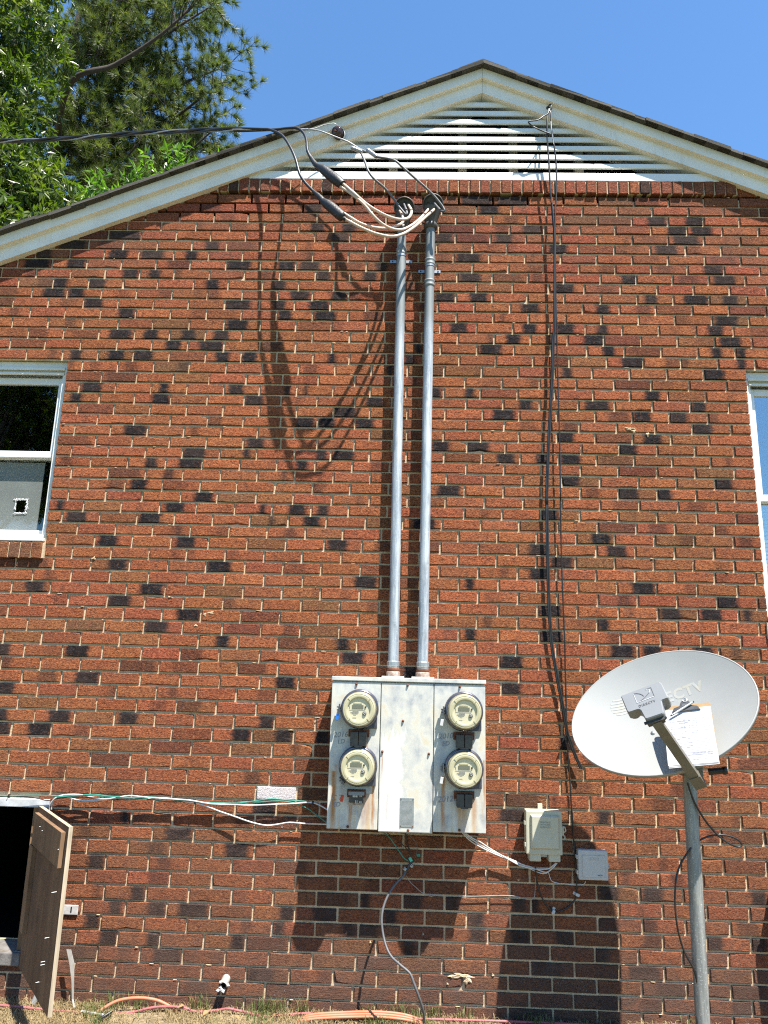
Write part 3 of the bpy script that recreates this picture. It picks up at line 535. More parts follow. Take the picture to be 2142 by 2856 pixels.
CHAR=[(-1.756,4.209,0.098,1),(-2.076,4.145,0.082,1),(-1.783,4.08,0.057,1),(-1.575,4.077,0.069,1),(-1.332,4.076,0.036,1),(-1.211,4.142,0.041,1),(-2.036,4.014,0.057,1),(-2.277,4.02,0.078,1),(-1.696,3.948,0.048,1),(-1.546,3.947,0.036,1),(-1.04,4.011,0.072,1),(-2.126,3.888,0.049,1),(-1.903,3.884,0.061,1),(-1.191,3.879,0.04,1),(-2.15,3.821,0.065,1),(-2.012,3.819,0.048,1),(-1.9,3.754,0.056,1),(-1.692,3.686,0.048,1),(-1.026,3.75,0.075,1),(-2.374,3.685,0.032,0.55),(-1.02,3.616,0.063,1),(-1.714,3.546,0.067,1),(-1.531,3.545,0.043,1),(-1.306,3.547,0.039,1),(-1.11,3.546,0.047,1),(-1.391,3.476,0.043,1),(-1.167,3.478,0.071,1),(-1.967,3.412,0.035,1),(-1.727,3.412,0.047,1),(-1.566,3.415,0.059,1),(-1.091,3.408,0.039,1),(-0.933,3.411,0.044,1),(-1.848,3.202,0.058,1),(-1.421,3.204,0.027,1),(-0.995,3.203,0.042,1),(-2.248,4.08,0.049,1),(-1.932,3.141,0.032,1),(-1.434,3.141,0.053,1),(-1.563,2.944,0.064,1),(-1.22,2.946,0.023,0.55),(-1.213,2.818,0.063,1),(-1.945,2.75,0.028,0.55),(-1.452,2.755,0.032,1),(-1.228,2.753,0.065,1),(-1.347,2.684,0.03,0.8),(-1.51,2.628,0.046,1),(-1.136,2.559,0.051,1),(-1.294,2.488,0.053,1),(-1.945,2.49,0.018,1),(-1.843,2.429,0.057,1),(-1.428,2.43,0.064,1),(-1.651,2.292,0.053,1),(-1.216,2.294,0.051,1),(-1.585,2.155,0.052,1),(-2.027,2.022,0.05,1),(-1.381,2.023,0.063,1),(-1.552,1.959,0.061,1),(-1.019,2.158,0.066,1),(-1.164,1.889,0.065,1),(-1.334,1.817,0.061,1),(-0.967,1.748,0.036,1),(-2.161,1.67,0.04,1),(-1.754,1.676,0.064,1),(-1.681,1.536,0.064,1),(-2.12,1.463,0.05,1),(-1.213,1.473,0.021,0.55),(-1.268,2.36,0.026,0.55),(-1.429,2.411,0.063,1),(-2.125,1.325,0.039,1),(-1.805,1.33,0.056,1),(-1.439,1.335,0.049,1),(-2.109,1.258,0.046,1),(-1.901,1.261,0.063,1),(-0.833,1.269,0.048,1),(-1.76,1.057,0.017,0.55),(-1.121,0.785,0.064,1),(-1.232,0.712,0.04,0.55),(-0.819,0.716,0.057,1),(-1.402,0.849,0.02,1),(-1.53,0.654,0.04,1),(-1.242,0.709,0.042,0.55),(-1.526,0.643,0.039,1),(-1.182,0.643,0.035,0.55),(-1.304,0.503,0.036,1),(-1.41,0.433,0.03,1),(-1.2,0.43,0.042,1),(-1.018,0.435,0.072,1),(-1.518,0.361,0.036,1),(-1.426,0.302,0.045,1),(-1.202,0.296,0.034,1),(-0.781,0.3,0.034,1),(-1.58,0.223,0.041,0.55),(-1.128,0.224,0.071,1),(-0.6,4.396,0.048,1),(-0.572,4.267,0.041,1),(-0.377,4.266,0.042,1),(-0.432,4.203,0.053,1),(-0.748,4.012,0.05,1),(-0.608,4.011,0.058,1),(-0.518,3.945,0.043,1),(-0.242,3.943,0.039,1),(-0.785,3.881,0.037,1),(-0.656,3.814,0.057,1),(-0.42,3.809,0.049,1),(-0.777,3.747,0.036,1),(-0.54,3.747,0.061,1),(-0.74,3.685,0.039,1),(-0.5,3.68,0.062,1),(-0.172,4.007,0.034,1),(-0.961,3.621,0.021,1),(-0.805,3.473,0.059,0.7),(-0.947,3.403,0.019,1),(-0.447,3.405,0.025,1),(-0.568,3.33,0.038,0.55),(-0.7,3.204,0.015,1),(-0.589,3.205,0.01,1),(-0.885,3.134,0.053,1),(-0.186,3.137,0.052,1),(-0.357,3.066,0.064,1),(-0.59,3.007,0.055,1),(-0.46,3.001,0.045,1),(-0.241,3.0,0.05,1),(-0.863,2.879,0.047,1),(-0.909,2.814,0.017,1),(-0.484,2.814,0.032,1),(-0.357,2.814,0.06,1),(-0.589,2.75,0.032,1),(-0.17,2.748,0.034,0.55),(-0.688,2.682,0.012,0.8),(-0.483,2.681,0.012,0.55),(-0.797,2.494,0.015,1),(-0.603,2.493,0.048,1),(-0.46,2.491,0.031,1),(-0.744,2.43,0.015,0.8),(-0.519,2.422,0.046,1),(-0.634,2.361,0.029,0.55),(-0.37,2.298,0.053,1),(-0.208,2.095,0.061,1),(-0.322,1.757,0.032,1),(-0.264,1.686,0.06,1),(-0.618,1.56,0.051,1),(-0.704,1.34,0.039,1),(-0.613,1.27,0.043,1),(-0.408,1.276,0.036,1),(-0.802,1.27,0.018,0.55),(-0.547,1.208,0.02,0.55),(-0.689,0.916,0.062,1),(-0.76,0.711,0.022,1),(-0.358,0.439,0.06,1),(-0.545,0.437,0.037,1),(-0.164,0.508,0.024,1),(-0.237,0.369,0.032,1),(-0.145,0.368,0.043,1),(-0.584,0.365,0.028,1),(-0.663,0.159,0.064,1),(0.073,0.505,0.049,1),(0.266,0.507,0.036,1),(-0.035,0.436,0.03,1),(0.391,0.436,0.037,1),(0.394,0.362,0.041,1),(0.061,0.307,0.033,1),(0.039,4.397,0.036,1),(0.478,4.396,0.061,1),(0.404,4.462,0.093,1),(0.618,4.459,0.093,1),(0.201,4.205,0.053,1),(0.736,4.267,0.056,1),(0.565,4.201,0.049,1),(0.887,4.138,0.056,1),(0.35,4.072,0.074,1),(0.361,3.94,0.063,1),(0.918,3.874,0.059,1),(0.211,3.815,0.059,1),(0.412,3.814,0.052,1),(0.715,3.745,0.052,1),(1.141,3.748,0.038,1),(0.292,3.608,0.048,1),(0.709,3.61,0.041,1),(0.918,3.613,0.051,1),(1.135,3.616,0.031,1),(0.613,3.544,0.041,1),(0.838,3.545,0.02,1),(1.088,3.541,0.068,1),(0.48,3.473,0.065,1),(1.167,3.476,0.034,1),(0.06,3.471,0.021,1),(0.01,3.402,0.031,1),(-0.104,3.33,0.017,1),(0.92,3.339,0.027,1),(0.357,3.2,0.024,1),(0.165,3.197,0.027,1),(1.086,3.138,0.066,1),(0.678,3.141,0.037,1),(0.55,3.068,0.063,1),(0.895,2.943,0.053,1),(0.192,2.876,0.05,1),(0.403,2.873,0.063,1),(0.561,2.813,0.049,1),(0.767,2.814,0.033,1),(0.924,2.813,0.052,1),(0.91,2.683,0.055,1),(0.241,2.617,0.063,1),(0.779,2.483,0.064,1),(0.108,2.426,0.065,1),(1.074,2.357,0.049,1),(0.737,2.294,0.051,1),(0.856,2.229,0.057,1),(0.737,2.165,0.054,1),(0.357,2.093,0.022,1),(0.789,1.963,0.059,1),(0.454,1.894,0.025,0.55),(1.07,1.893,0.031,1),(0.363,1.826,0.028,1),(0.792,1.824,0.059,1),(0.579,1.685,0.059,1),(0.039,1.626,0.043,1),(1.491,4.343,0.057,1),(1.723,4.341,0.061,1),(1.61,4.275,0.058,1),(1.752,4.279,0.061,1),(1.656,4.211,0.075,1),(1.535,4.14,0.063,1),(1.805,4.016,0.055,1),(1.306,3.942,0.047,1),(1.867,3.946,0.063,1),(1.429,3.813,0.037,1),(1.688,3.813,0.071,1),(1.888,3.813,0.043,1),(1.858,3.685,0.063,1),(1.176,3.614,0.043,1),(1.787,3.615,0.042,1),(1.869,3.545,0.06,1),(1.178,3.476,0.04,1),(1.785,3.477,0.03,1),(1.926,3.479,0.027,1),(1.307,3.407,0.07,1),(1.922,3.409,0.024,1),(1.752,3.337,0.066,1),(1.4,3.206,0.042,1),(1.659,3.14,0.04,1),(1.134,3.139,0.02,1),(1.335,3.074,0.05,1),(1.542,3.072,0.047,1),(1.735,3.071,0.029,0.55),(1.67,3.01,0.056,1),(1.388,2.943,0.048,1),(1.237,2.879,0.06,1),(1.749,2.679,0.062,1),(1.225,2.619,0.064,1),(1.432,2.619,0.043,1),(1.799,2.836,0.014,0.55),(1.386,2.421,0.049,0.55),(1.729,2.424,0.037,0.55),(1.11,2.356,0.027,1),(1.159,2.294,0.053,1),(1.291,2.095,0.06,1),(1.736,2.03,0.056,1),(1.432,1.965,0.052,1),(1.647,1.966,0.056,1),(1.834,1.97,0.02,1),(1.113,1.895,0.048,1),(1.164,1.755,0.061,1),(1.319,1.754,0.049,1),(1.59,1.778,0.055,1),(1.956,3.408,0.058,1),(1.746,2.682,0.062,1),(1.726,2.417,0.037,0.55),(1.739,2.026,0.054,1),(0.574,1.549,0.049,1),(0.859,1.283,0.039,1),(0.574,0.928,0.063,1),(1.031,0.927,0.031,1),(0.489,0.997,0.042,0.55),(1.044,0.566,0.047,1),(1.257,0.562,0.05,1),(1.778,0.565,0.039,1),(0.676,0.507,0.023,1),(0.606,0.504,0.031,1),(0.387,0.437,0.031,1),(0.604,0.366,0.046,1),(0.82,0.366,0.046,1),(1.034,0.43,0.05,0.8),(1.234,0.429,0.035,0.8),(0.387,0.366,0.047,1),(1.548,0.369,0.038,1),(1.761,0.366,0.038,1),(0.994,0.295,0.038,1),(1.437,0.296,0.038,1),(1.247,0.38,0.042,0.7),(0.728,0.231,0.073,1),(1.201,0.229,0.072,1),(1.695,0.167,0.087,0.8),(1.322,0.161,0.068,0.8),(1.024,0.104,0.045,0.7),(1.231,0.097,0.049,0.7),(1.656,0.098,0.045,0.8),(0.651,0.023,0.098,1)]
JOINT=[-0.992,-0.879,-1.004,-0.896,-0.798,-0.908,-0.803,-0.907,-0.786,-0.881,-0.79,-0.896,-0.786,-0.884,-0.778,-0.879,-0.77,-0.856,-0.734,-0.858,-0.733,-0.852,-0.727,-0.855,-0.722,-0.854,-0.732,-0.839,-0.736,-0.842,-0.743,-0.862,-0.768,-0.66,-0.775,-0.665,-0.768,-0.664,-0.769,-0.669,-0.765,-0.674,-0.765,-0.664,-0.757,-0.662,-0.761,-0.661,-0.776,-0.668,-0.766,-0.674,-0.741,-0.625,-0.733,-0.618,-0.731,-0.625,-0.723,-0.618,-0.721,-0.62,-0.529,-0.627,-0.523,-0.637,-0.524]
ZC=[4.5065,4.4381,4.3734,4.3071,4.2432,4.1775,4.11,4.0443,3.9798,3.9141,3.8482,3.7834,3.7177,3.6511,3.5824,3.515,3.4465,3.3774,3.3079,3.2409,3.1752,3.111,3.0435,2.9802,2.9149,2.8494,2.7864,2.7228,2.6569,2.591,2.5264,2.4626,2.3976,2.3318,2.2647,2.1982,2.1321,2.0644,1.9971,1.931,1.8626,1.7946,1.724,1.6546,1.5861,1.5186,1.4503,1.3822,1.3136,1.2446,1.1749,1.1041,1.0342,0.9621,0.8916,0.82,0.7543,0.682,0.6117,0.5415,0.4705,0.4018,0.3334,0.2629,0.1942,0.1265,0.0585,-0.01]


# ---------------------------------------------------------------- ground
g_mb = MB()
N = 40
for i in range(N + 1):
    for j in range(N + 1):
        fx = (i / N - 0.5) * 2; fy = (j / N - 0.5) * 2
        x = 600 * fx * abs(fx) ** 2.6; y = 600 * fy * abs(fy) ** 2.6
        zz = -0.004 + (0.02 * math.sin(x * 1.3) * math.sin(y * 0.9 + 1) if abs(x) < 30 and abs(y) < 30 and y < -0.6 else 0)
        g_mb.v.append((x, y, zz))
for i in range(N):
    for j in range(N):
        g_mb.f.append((i * (N + 1) + j, (i + 1) * (N + 1) + j, (i + 1) * (N + 1) + j + 1, i * (N + 1) + j + 1)); g_mb.m.append(0); g_mb.s.append(True)
ground = g_mb.build('ground', 'ground'); tag(ground, kind='structure')

# ---------------------------------------------------------------- house
AX, PITCH = 0.434, 0.4185                     # ridge position and roof pitch
def rake(x, off=0.0): return 5.214 - PITCH * abs(x - AX) + off
HX0, HX1 = -4.9, 5.77                          # ends of the gable wall
house = thing('brick_house', (AX, 0, 0), 'red brick gable end of a house with white louvred vent and rake boards', 'house')

WL = (-2.95, -2.010, 2.277, 3.370)             # left window opening
WR = (1.942, 2.90, 1.93, 3.368)                # right window opening
CR = (-2.62, -1.862, 0.215, 0.930)             # crawl space opening
VENT_Z = 4.606
OPEN = [WL, WR, CR]

# mortar backing, set back behind the brick faces
MY = 0.0105
wm = MB()
ins = 0.004
xs = sorted({HX0, HX1, *[q for o in OPEN for q in (o[0] - 0.0, o[1])]})
zs = sorted({-0.3, 4.50, *[q for o in OPEN for q in o[2:]]})
for i in range(len(xs) - 1):
    for j in range(len(zs) - 1):
        xa, xb, za, zb = xs[i], xs[i + 1], zs[j], zs[j + 1]
        cx, cz = (xa + xb) / 2, (za + zb) / 2
        if any(o[0] < cx < o[1] and o[2] < cz < o[3] for o in OPEN): continue
        vs = [(xa, MY, za), (xb, MY, za), (xb, MY, zb), (xa, MY, zb)]
        # clip the top by the roof line
        vs = [(a, b, min(c, rake(a, 0.06))) for a, b, c in vs]
        if vs[3][2] - vs[0][2] < 0.01 and vs[2][2] - vs[1][2] < 0.01: continue
        wm.add(vs, [(0, 1, 2, 3)])
        wm.add([(a, 0.20, c) for a, b, c in vs], [(0, 3, 2, 1)])
for (x0, x1, z0, z1) in OPEN:                  # reveals
    x0 -= ins; x1 += ins; z0 -= ins; z1 += ins
    c = [(x0, z0), (x1, z0), (x1, z1), (x0, z1)]
    for k in range(4):
        (a, b), (d, e) = c[k], c[(k + 1) % 4]
        wm.add([(a, 0.012, b), (d, 0.012, e), (d, 0.2, e), (a, 0.2, b)], [(0, 1, 2, 3)])
# gable top behind the vent, side walls and back wall
wm.add([(AX - 1.95, .19, 4.44), (AX, 0.19, rake(AX, .06)), (AX + 1.95, .19, 4.44)], [(0, 1, 2)])
for X in (HX0, HX1): wm.add([(X, MY, -.3), (X, 9.5, -.3), (X, 9.5, rake(X, .05)), (X, MY, rake(X, .05))], [(0, 1, 2, 3)])
wm.add([(HX0, 9.5, -.3), (HX1, 9.5, -.3), (HX1, 9.5, rake(HX1)), (AX, 9.5, rake(AX)), (HX0, 9.5, rake(HX0))], [(0, 1, 2, 3, 4)])
wall = wm.build('wall', 'mortar', house, recalc=False)

# --- bricks
def brick_geo(mb, x0, x1, z0, z1, y, rg, y1=0.085, cham=0.0028, jit=0.0011):
    """one brick, 38 triangles: uneven front arris, small chamfer, four sides"""
    w = x1 - x0
    def j(): return rg.uniform(-jit, jit)
    rim = [(x0 + j(), z0 + j()), (x0 + w * rg.uniform(.25, .4), z0 + j()), (x0 + w * rg.uniform(.6, .75), z0 + j()), (x1 + j(), z0 + j()),
           (x1 + j(), z1 + j()), (x0 + w * rg.uniform(.6, .75), z1 + j()), (x0 + w * rg.uniform(.25, .4), z1 + j()), (x0 + j(), z1 + j())]
    cx, cz = (x0 + x1) / 2, (z0 + z1) / 2
    chip = rg.randrange(8) if rg.random() < 0.22 else -1
    fr, md = [], []
    tilt = rg.uniform(-.0012, .0012); tiltz = rg.uniform(-.0008, .0008)
    for k, (a, b) in enumerate(rim):
        c = cham * rg.uniform(.6, 1.5) * (rg.uniform(2.0, 3.6) if k == chip else 1)
        sx = 1 if a < cx else -1; sz = 1 if b < cz else -1
        yy = y + tilt * (a - cx) / .1 + tiltz * (b - cz) / .03
        fr.append((a + (sx * c if k in (0, 3, 4, 7) else 0), yy + rg.uniform(-.0005, .0005), b + sz * c))
        md.append((a, yy + c * 1.1, b))
    bk = [(a, y1, b) for a, b in rim]
    n = 8
    mb.add(fr + md + bk, [tuple(range(8))] + [(k, (k + 1) % n, n + (k + 1) % n, n + k)[::-1] for k in range(n)] +
           [(n + k, n + (k + 1) % n, 2 * n + (k + 1) % n, 2 * n + k)[::-1] for k in range(n)])
    return 17

BL = 0.2134
brng = random.Random(21)
bricks = []      # (x0, x1, z0, z1, course)
def intervals(z0, z1):
    iv = [(HX0 + 0.002, HX1 - 0.002)]
    for (a, b, c, d) in OPEN:
        if z0 < d - 0.012 and z1 > c + 0.012:
            iv = [q for (s, e) in iv for q in ((s, min(e, a)), (max(s, b), e)) if q[1] - q[0] > 0.02]
    # rowlock window sills
    for (a, b, c, d) in (WL, WR):
        if z0 < c - .005 and z1 > c - .070:
            iv = [q for (s, e) in iv for q in ((s, min(e, a - .01)), (max(s, b + .012), e)) if q[1] - q[0] > 0.02]
    if z0 > 4.49:   # rowlock course under the vent
        iv = [q for (s, e) in iv for q in ((s, min(e, RL0)), (max(s, RL1), e)) if q[1] - q[0] > 0.02]
    return iv
RL0, RL1 = -1.21, 1.985
rows = []
for c in range(1, 68): rows.append((c, ZC[c], ZC[c - 1], JOINT[c - 1]))
for k in range(0, 8):
    zb = ZC[0] + k * 0.0672; rows.append((0 - k, zb, zb + 0.0672, JOINT[0] + BL / 2 * ((k + 1) % 2)))
for (c, zb, zt, jx) in rows:
    z0 = zb + brng.uniform(-.0006, .0006); z1 = zt - 0.0112 + brng.uniform(-.0008, .0008)
    if c == 1: z1 -= 0.002
    for (s, e) in intervals(z0, z1):
        k = math.floor((s - jx) / BL); cuts = [s]
        x = jx + k * BL
        while x < e - 0.03:
            x += BL
            if x > s + 0.035 and x < e - 0.035: cuts.append(x + brng.uniform(-.0035, .0035))
        cuts.append(e)
        for a, b in zip(cuts[:-1], cuts[1:]):
            xa = a + (0.0058 if a > s else 0.0); xb = b - (0.0058 if b < e else 0.0)
            if a == s and s > HX0 + .1: xa = a + 0.001
            if max(rake(xa), rake(xb)) < z0 - .004 or min(rake(xa), rake(xb)) + .15 < z1: continue
            bricks.append((xa, xb, z0, z1, c))
# dark flash marks: nearest course, brick under the mark
marks = {}
for (mx, mz, mw, ms) in CHAR:
    best = None
    for i, (xa, xb, z0, z1, c) in enumerate(bricks):
        if z0 - .012 < mz < z1 + .012:
            ov = min(xb, mx + mw) - max(xa, mx - mw)
            d = ov - abs((z0 + z1) / 2 - mz) * 0.5
            if ov > 0 and (best is None or d > best[0]): best = (d, i)
    if best: marks.setdefault(best[1], (mx, mw, ms))
PAINTED = [(-.60, .995, .95), (-.55, .86, .22), (-.38, 1.40, .22), (-.36, 1.34, .18), (.61, 1.42, .2), (.58, 1.36, .22), (-1.44, .82, .2), (-1.05, .25, .18),
           (-.8, .19, .12), (-1.3, .45, .12), (-.5, .11, .16), (.9, .15, .2), (-1.15, .3, .16)]
def brick_attr(i, b):
    xa, xb, z0, z1, c = b; cx, cz = (xa + xb) / 2, (z0 + z1) / 2
    r = random.Random(i * 7 + 3)
    low = max(0.0, min(1.0, (c - 46) / 16)); high = max(0.0, min(1.0, (16 - c) / 10))
    t = r.betavariate(3.0, 2.8)
    t = min(1, max(0, t + 0.18 * high - 0.12 * low))
    if r.random() < 0.055: t = r.uniform(0, 0.1)
    m = marks.get(i)
    if m is None:
        out = cx < -2.5 or cx > 2.35
        if r.random() < (0.32 if out else 0.34 if c > 50 else 0.46 if c < 20 else .24): m = (r.uniform(xa, xb), r.uniform(.01, .06) if r.random() < .6 else r.uniform(.06, .2), r.uniform(.3, 1.0) if out else r.uniform(.15, .62))
        else: m = (0, 0, 0)
    dirt = max(0.0, min(1.0, (c - 46) / 20)) ** 1.3 * r.uniform(.45, 1.0)
    if c >= 64: dirt = max(dirt, r.uniform(.6, .95))
    dirt = max(dirt, .5 * high * r.random(), .22 * r.random() ** 2)
    pnt = 0
    for (px, pz, ps) in PAINTED:
        if xa - .003 < px < xb + .003 and z0 - .006 < pz < z1 + .006: pnt = ps
    return dict(tone=t, var=r.random(), dirt=dirt, paint=pnt, cu=m[0], cw=m[1], cs=m[2])

# the 300 bricks that show largest become parts of their own
hid = [(-.36, .43, .86, 1.60), (.62, .82, .74, .97)]
score = []
for i, (xa, xb, z0, z1, c) in enumerate(bricks):
    cx, cz = (xa + xb) / 2, (z0 + z1) / 2
    u, v, d = project((cx, 0, cz))
    if not (-5 < u < 773 and 0 < v < 1021): continue
    if any(h[0] < cx < h[1] and h[2] < cz < h[3] for h in hid): continue
    if ((cx - 1.41) / .45) ** 2 + ((cz - 1.43) / .3) ** 2 < 1: continue
    score.append(((xb - xa) * (z1 - z0) / d ** 2 * (1 if cz > .02 else .5), i))
score.sort(reverse=True)
near = {i for _, i in score[:300]}
rest = MB()
for i, b in enumerate(bricks):
    rg = random.Random(i * 13 + 5)
    y = rg.gauss(0, 0.0011)
    if i in near:
        mb = MB(); n = brick_geo(mb, *b[:4], y, rg); mb.face_attr(n, **brick_attr(i, b))
        mb.build('brick', 'brick', wall, recalc=False)
    else:
        n = brick_geo(rest, *b[:4], y, rg); rest.face_attr(n, **brick_attr(i, b))
o = rest.build('brickwork', 'brick', wall, recalc=False); tag(o, kind='stuff')

# rowlock bricks: sill course under the vent, window sills
def rowlock(x0, x1, z0, z1, yf, seed, tone=None, dk=0.12):
    rg = random.Random(seed); n = max(1, round((x1 - x0) / 0.0655)); p = (x1 - x0) / n
    for k in range(n):
        mb = MB(); a = x0 + k * p + 0.004 + rg.uniform(-.001, .001); b = x0 + (k + 1) * p - 0.0045
        r = rg.random()
        m = brick_geo(mb, a, b, z0 + rg.uniform(-.0015, .0015), z1, yf + rg.gauss(0, .0015), rg, 0.12)
        drk = rg.random() < dk
        mb.face_attr(m, tone=(.55 + .45 * rg.random()) if tone is None else tone * rg.uniform(.5, 1.4), var=rg.random() * .6, dirt=rg.uniform(.15, .5), paint=0, cu=(a + b) / 2, cw=.06 if drk else 0, cs=.9 if drk else 0)
        mb.build('rowlock_brick', 'brick', wall, recalc=False)
    mm = MB(); mm.box(x0 - .006, x1 + .006, yf + .010, 0.11, z0 + .001, z1 - .003); mm.build('sill_mortar', 'mortar', wall)
rowlock(RL0 + .006, RL1 - .006, ZC[0] + .004, VENT_Z - .008, -0.017, 5)
rowlock(WL[0] - .006, WL[1] + .004, WL[2] - .094, WL[2] - .004, -0.020, 6, .12, 0)
rowlock(WR[0] - .006, WR[1] + .006, WR[2] - .094, WR[2] - .004, -0.020, 8, .2, 0)

# squeezed-out mortar crumbs along the beds
dm = MB(); drg = random.Random(4)
def blob(mb, x, y, z, sx, sy, sz, rg, seg=6):
    vs = []; fs = []
    rings = 4
    for i in range(rings + 1):
        t = math.pi * i / rings
        for k in range(seg):
            a = 2 * math.pi * k / seg; q = rg.uniform(.7, 1.25)
            vs.append((x + sx * math.sin(t) * math.cos(a) * q, y + sy * math.sin(t) * math.sin(a) * q, z + sz * math.cos(t) * q))
    for i in range(rings):
        for k in range(seg): fs.append((i * seg + k, i * seg + (k + 1) % seg, (i + 1) * seg + (k + 1) % seg, (i + 1) * seg + k))
    mb.add(vs, fs)
for k in range(420):
    b = drg.choice(bricks)
    x = drg.uniform(b[0], b[1])
    blob(dm, x, drg.uniform(-.002, .004), b[3] + drg.uniform(.001, .007), drg.uniform(.003, .016), drg.uniform(.0015, .004), drg.uniform(.001, .0025), drg)
def smear(mb, x, z, w, h, rg, lift=.004):
    """irregular crust of mortar stuck to the brick face"""
    n = 18; ph = rg.uniform(0, 6); out = []
    for ring, f in ((0, 1.0), (1, .72), (2, .35)):
        for k in range(n):
            a = 2 * math.pi * k / n; q = f * (1 + .35 * math.sin(3 * a + ph) + .25 * math.sin(5 * a + ph * 2) + rg.uniform(-.18, .18))
            out.append((x + w * q * math.cos(a), (.0005, -lift * .8, -lift * rg.uniform(.7, 1.4))[ring], z + h * q * math.sin(a)))
    mb.add(out, [(r * n + k, r * n + (k + 1) % n, (r + 1) * n + (k + 1) % n, (r + 1) * n + k) for r in (0, 1) for k in range(n)] + [tuple(range(2 * n, 3 * n))])
for (x, z, w, h) in [(1.262, 3.0, .022, .008), (1.285, 2.985, .012, .01), (1.362, 2.966, .008, .014), (-1.045, 1.905, .02, .008), (-1.075, 1.895, .008, .01), (-1.12, 1.835, .012, .006), (-1.72, 2.19, .012, .007), (-1.275, 1.985, .014, .004),
                     (.31, .182, .055, .012), (.345, .165, .016, .02), (.27, .178, .014, .006), (.47, .19, .006, .006), (.25, .145, .005, .004), (-.13, .315, .005, .006), (.13, .36, .004, .005), (.6, .62, .006, .004)]:
    smear(dm, x, z, w, h, drg)
o = dm.build('mortar_crumbs', 'mortar', wall); tag(o, kind='stuff')

# --- rake boards, roof
def rake_strip(name, o0, o1, yf, yb, mat, side, xend, parent=house):
    mb = MB(); sg = -1 if side == 'l' else 1
    xe = AX + sg * xend; a = AX + sg * 0.0008
    c = [(a, rake(a, o0)), (xe, rake(xe, o0)), (xe, rake(xe, o1)), (a, rake(a, o1))]
    vs = [(x, yf, z) for x, z in c] + [(x, yb, z) for x, z in c]
    mb.add(vs, [(0, 1, 2, 3), (7, 6, 5, 4), (0, 4, 5, 1), (1, 5, 6, 2), (2, 6, 7, 3), (3, 7, 4, 0)])
    return mb.build(name, mat, parent)
for sd in 'lr':
    rake_strip('frieze_board', 0.0, .0945, -.036, .16, 'trim', sd, 5.55)
    rake_strip('rake_trim', .0885, .158, -.066, .03, 'trim', sd, 5.6)
    rake_strip('rake_bead', .083, .0935, -.047, -.030, 'trim', sd, 5.58)
roof = MB()
for sg in (-1, 1):
    xe = AX + sg * 5.7
    c = [(AX, rake(AX, .161)), (xe, rake(xe, .161)), (xe, rake(xe, .176)), (AX, rake(AX, .176))]
    vs = [(x, -.055, z) for x, z in c] + [(x, 9.8, z) for x, z in c]
    roof.add(vs, [(0, 1, 2, 3), (7, 6, 5, 4), (0, 4, 5, 1), (1, 5, 6, 2), (2, 6, 7, 3), (3, 7, 4, 0)])
roof_o = roof.build('roof', 'shingle', house)
srg = random.Random(3)
for sg in (-1, 1):
    n = 40; step = 5.72 / n
    for k in range(n):
        for lay in range(1):
            d0 = k * step - .01; d1 = d0 + step * 1.5 + srg.uniform(-.01, .01)
            th = .011 + srg.uniform(0, .006); yf = -.104 + srg.uniform(-.008, .005)
            sag = -.012 * math.exp(-((sg * (d0) + 2.4) / .12) ** 2) if sg < 0 else 0
            base = .153 + sag
            x0, x1 = AX + sg * max(0, d0), AX + sg * d1
            lo0, lo1 = base + .015, base + .003
            c = [(x0, rake(x0, lo0 - .012)), (x1, rake(x1, lo1)), (x1, rake(x1, lo1 + th + .008)), (x0, rake(x0, lo0 + th - .004))]
            mb = MB()
            vs = [(x, yf + srg.uniform(-.003, .003), z) for x, z in c] + [(x, yf + .42, z) for x, z in c]
            mb.add(vs, [(0, 1, 2, 3), (7, 6, 5, 4), (0, 4, 5, 1), (1, 5, 6, 2), (2, 6, 7, 3), (3, 7, 4, 0)])
            mb.build('shingle', 'shingle', roof_o)
mb = MB()
for k in range(3):
    y0 = -.105 + k * .28
    w = .15; zt = .187 + .004 * (k % 2)
    c = [(AX - w, rake(AX - w, zt)), (AX, rake(AX, zt + .004)), (AX + w, rake(AX + w, zt)), (AX + w, rake(AX + w, zt - .012)), (AX, rake(AX, zt - .012)), (AX - w, rake(AX - w, zt - .012))]
    vs = [(x, y0, z) for x, z in c] + [(x, y0 + .34, z) for x, z in c]
    mb.add(vs, [(0, 1, 4, 5), (1, 2, 3, 4), (0, 6, 7, 1), (1, 7, 8, 2), (6, 11, 10, 7), (7, 10, 9, 8), (5, 4, 10, 11), (4, 3, 9, 10), (0, 5, 11, 6), (2, 8, 9, 3)])
mb.build('ridge_cap', 'shingle', roof_o)

# --- gable vent
vent = MB()
vent.add([(-1.15, .155, VENT_Z - .05), (2.02, .155, VENT_Z - .05), (AX, .155, rake(AX, .03))], [(0, 1, 2)])
vent_o = vent.build('gable_vent', 'black', house)
def half(z, off=0.0): return (5.214 + off - z) / PITCH
zsl = [4.667 + k * .0634 for k in range(0, 9)]
for k, zt in enumerate(zsl):
    if k == 0: continue
    mb = MB(); w0 = half(zt - .034, .012)
    if w0 < .12: continue
    # front lip turned down, blade sloping up and back
    zlo, zhi = zt - .037, zt + .0015
    mb.add([(x, y, z) for x in (AX - w0, AX + w0) for (y, z) in ((.000, zlo), (-.004, zlo + .004), (-.002, zhi - .004), (.006, zhi + .001), (.07, zhi + .032), (.07, zhi + .027), (.012, zhi - .006), (.006, zlo))],
           [tuple(range(8)), tuple(range(15, 7, -1))] + [(i, (i + 1) % 8, 8 + (i + 1) % 8, 8 + i) for i in range(8)])
    mb.build('slat', 'slat', vent_o)
mb = MB(); w0 = half(4.62, .012)
mb.box(AX - w0, AX + w0, -.010, .13, VENT_Z - .006, VENT_Z + .05, bev=.004); mb.build('vent_sill', 'slat', vent_o)
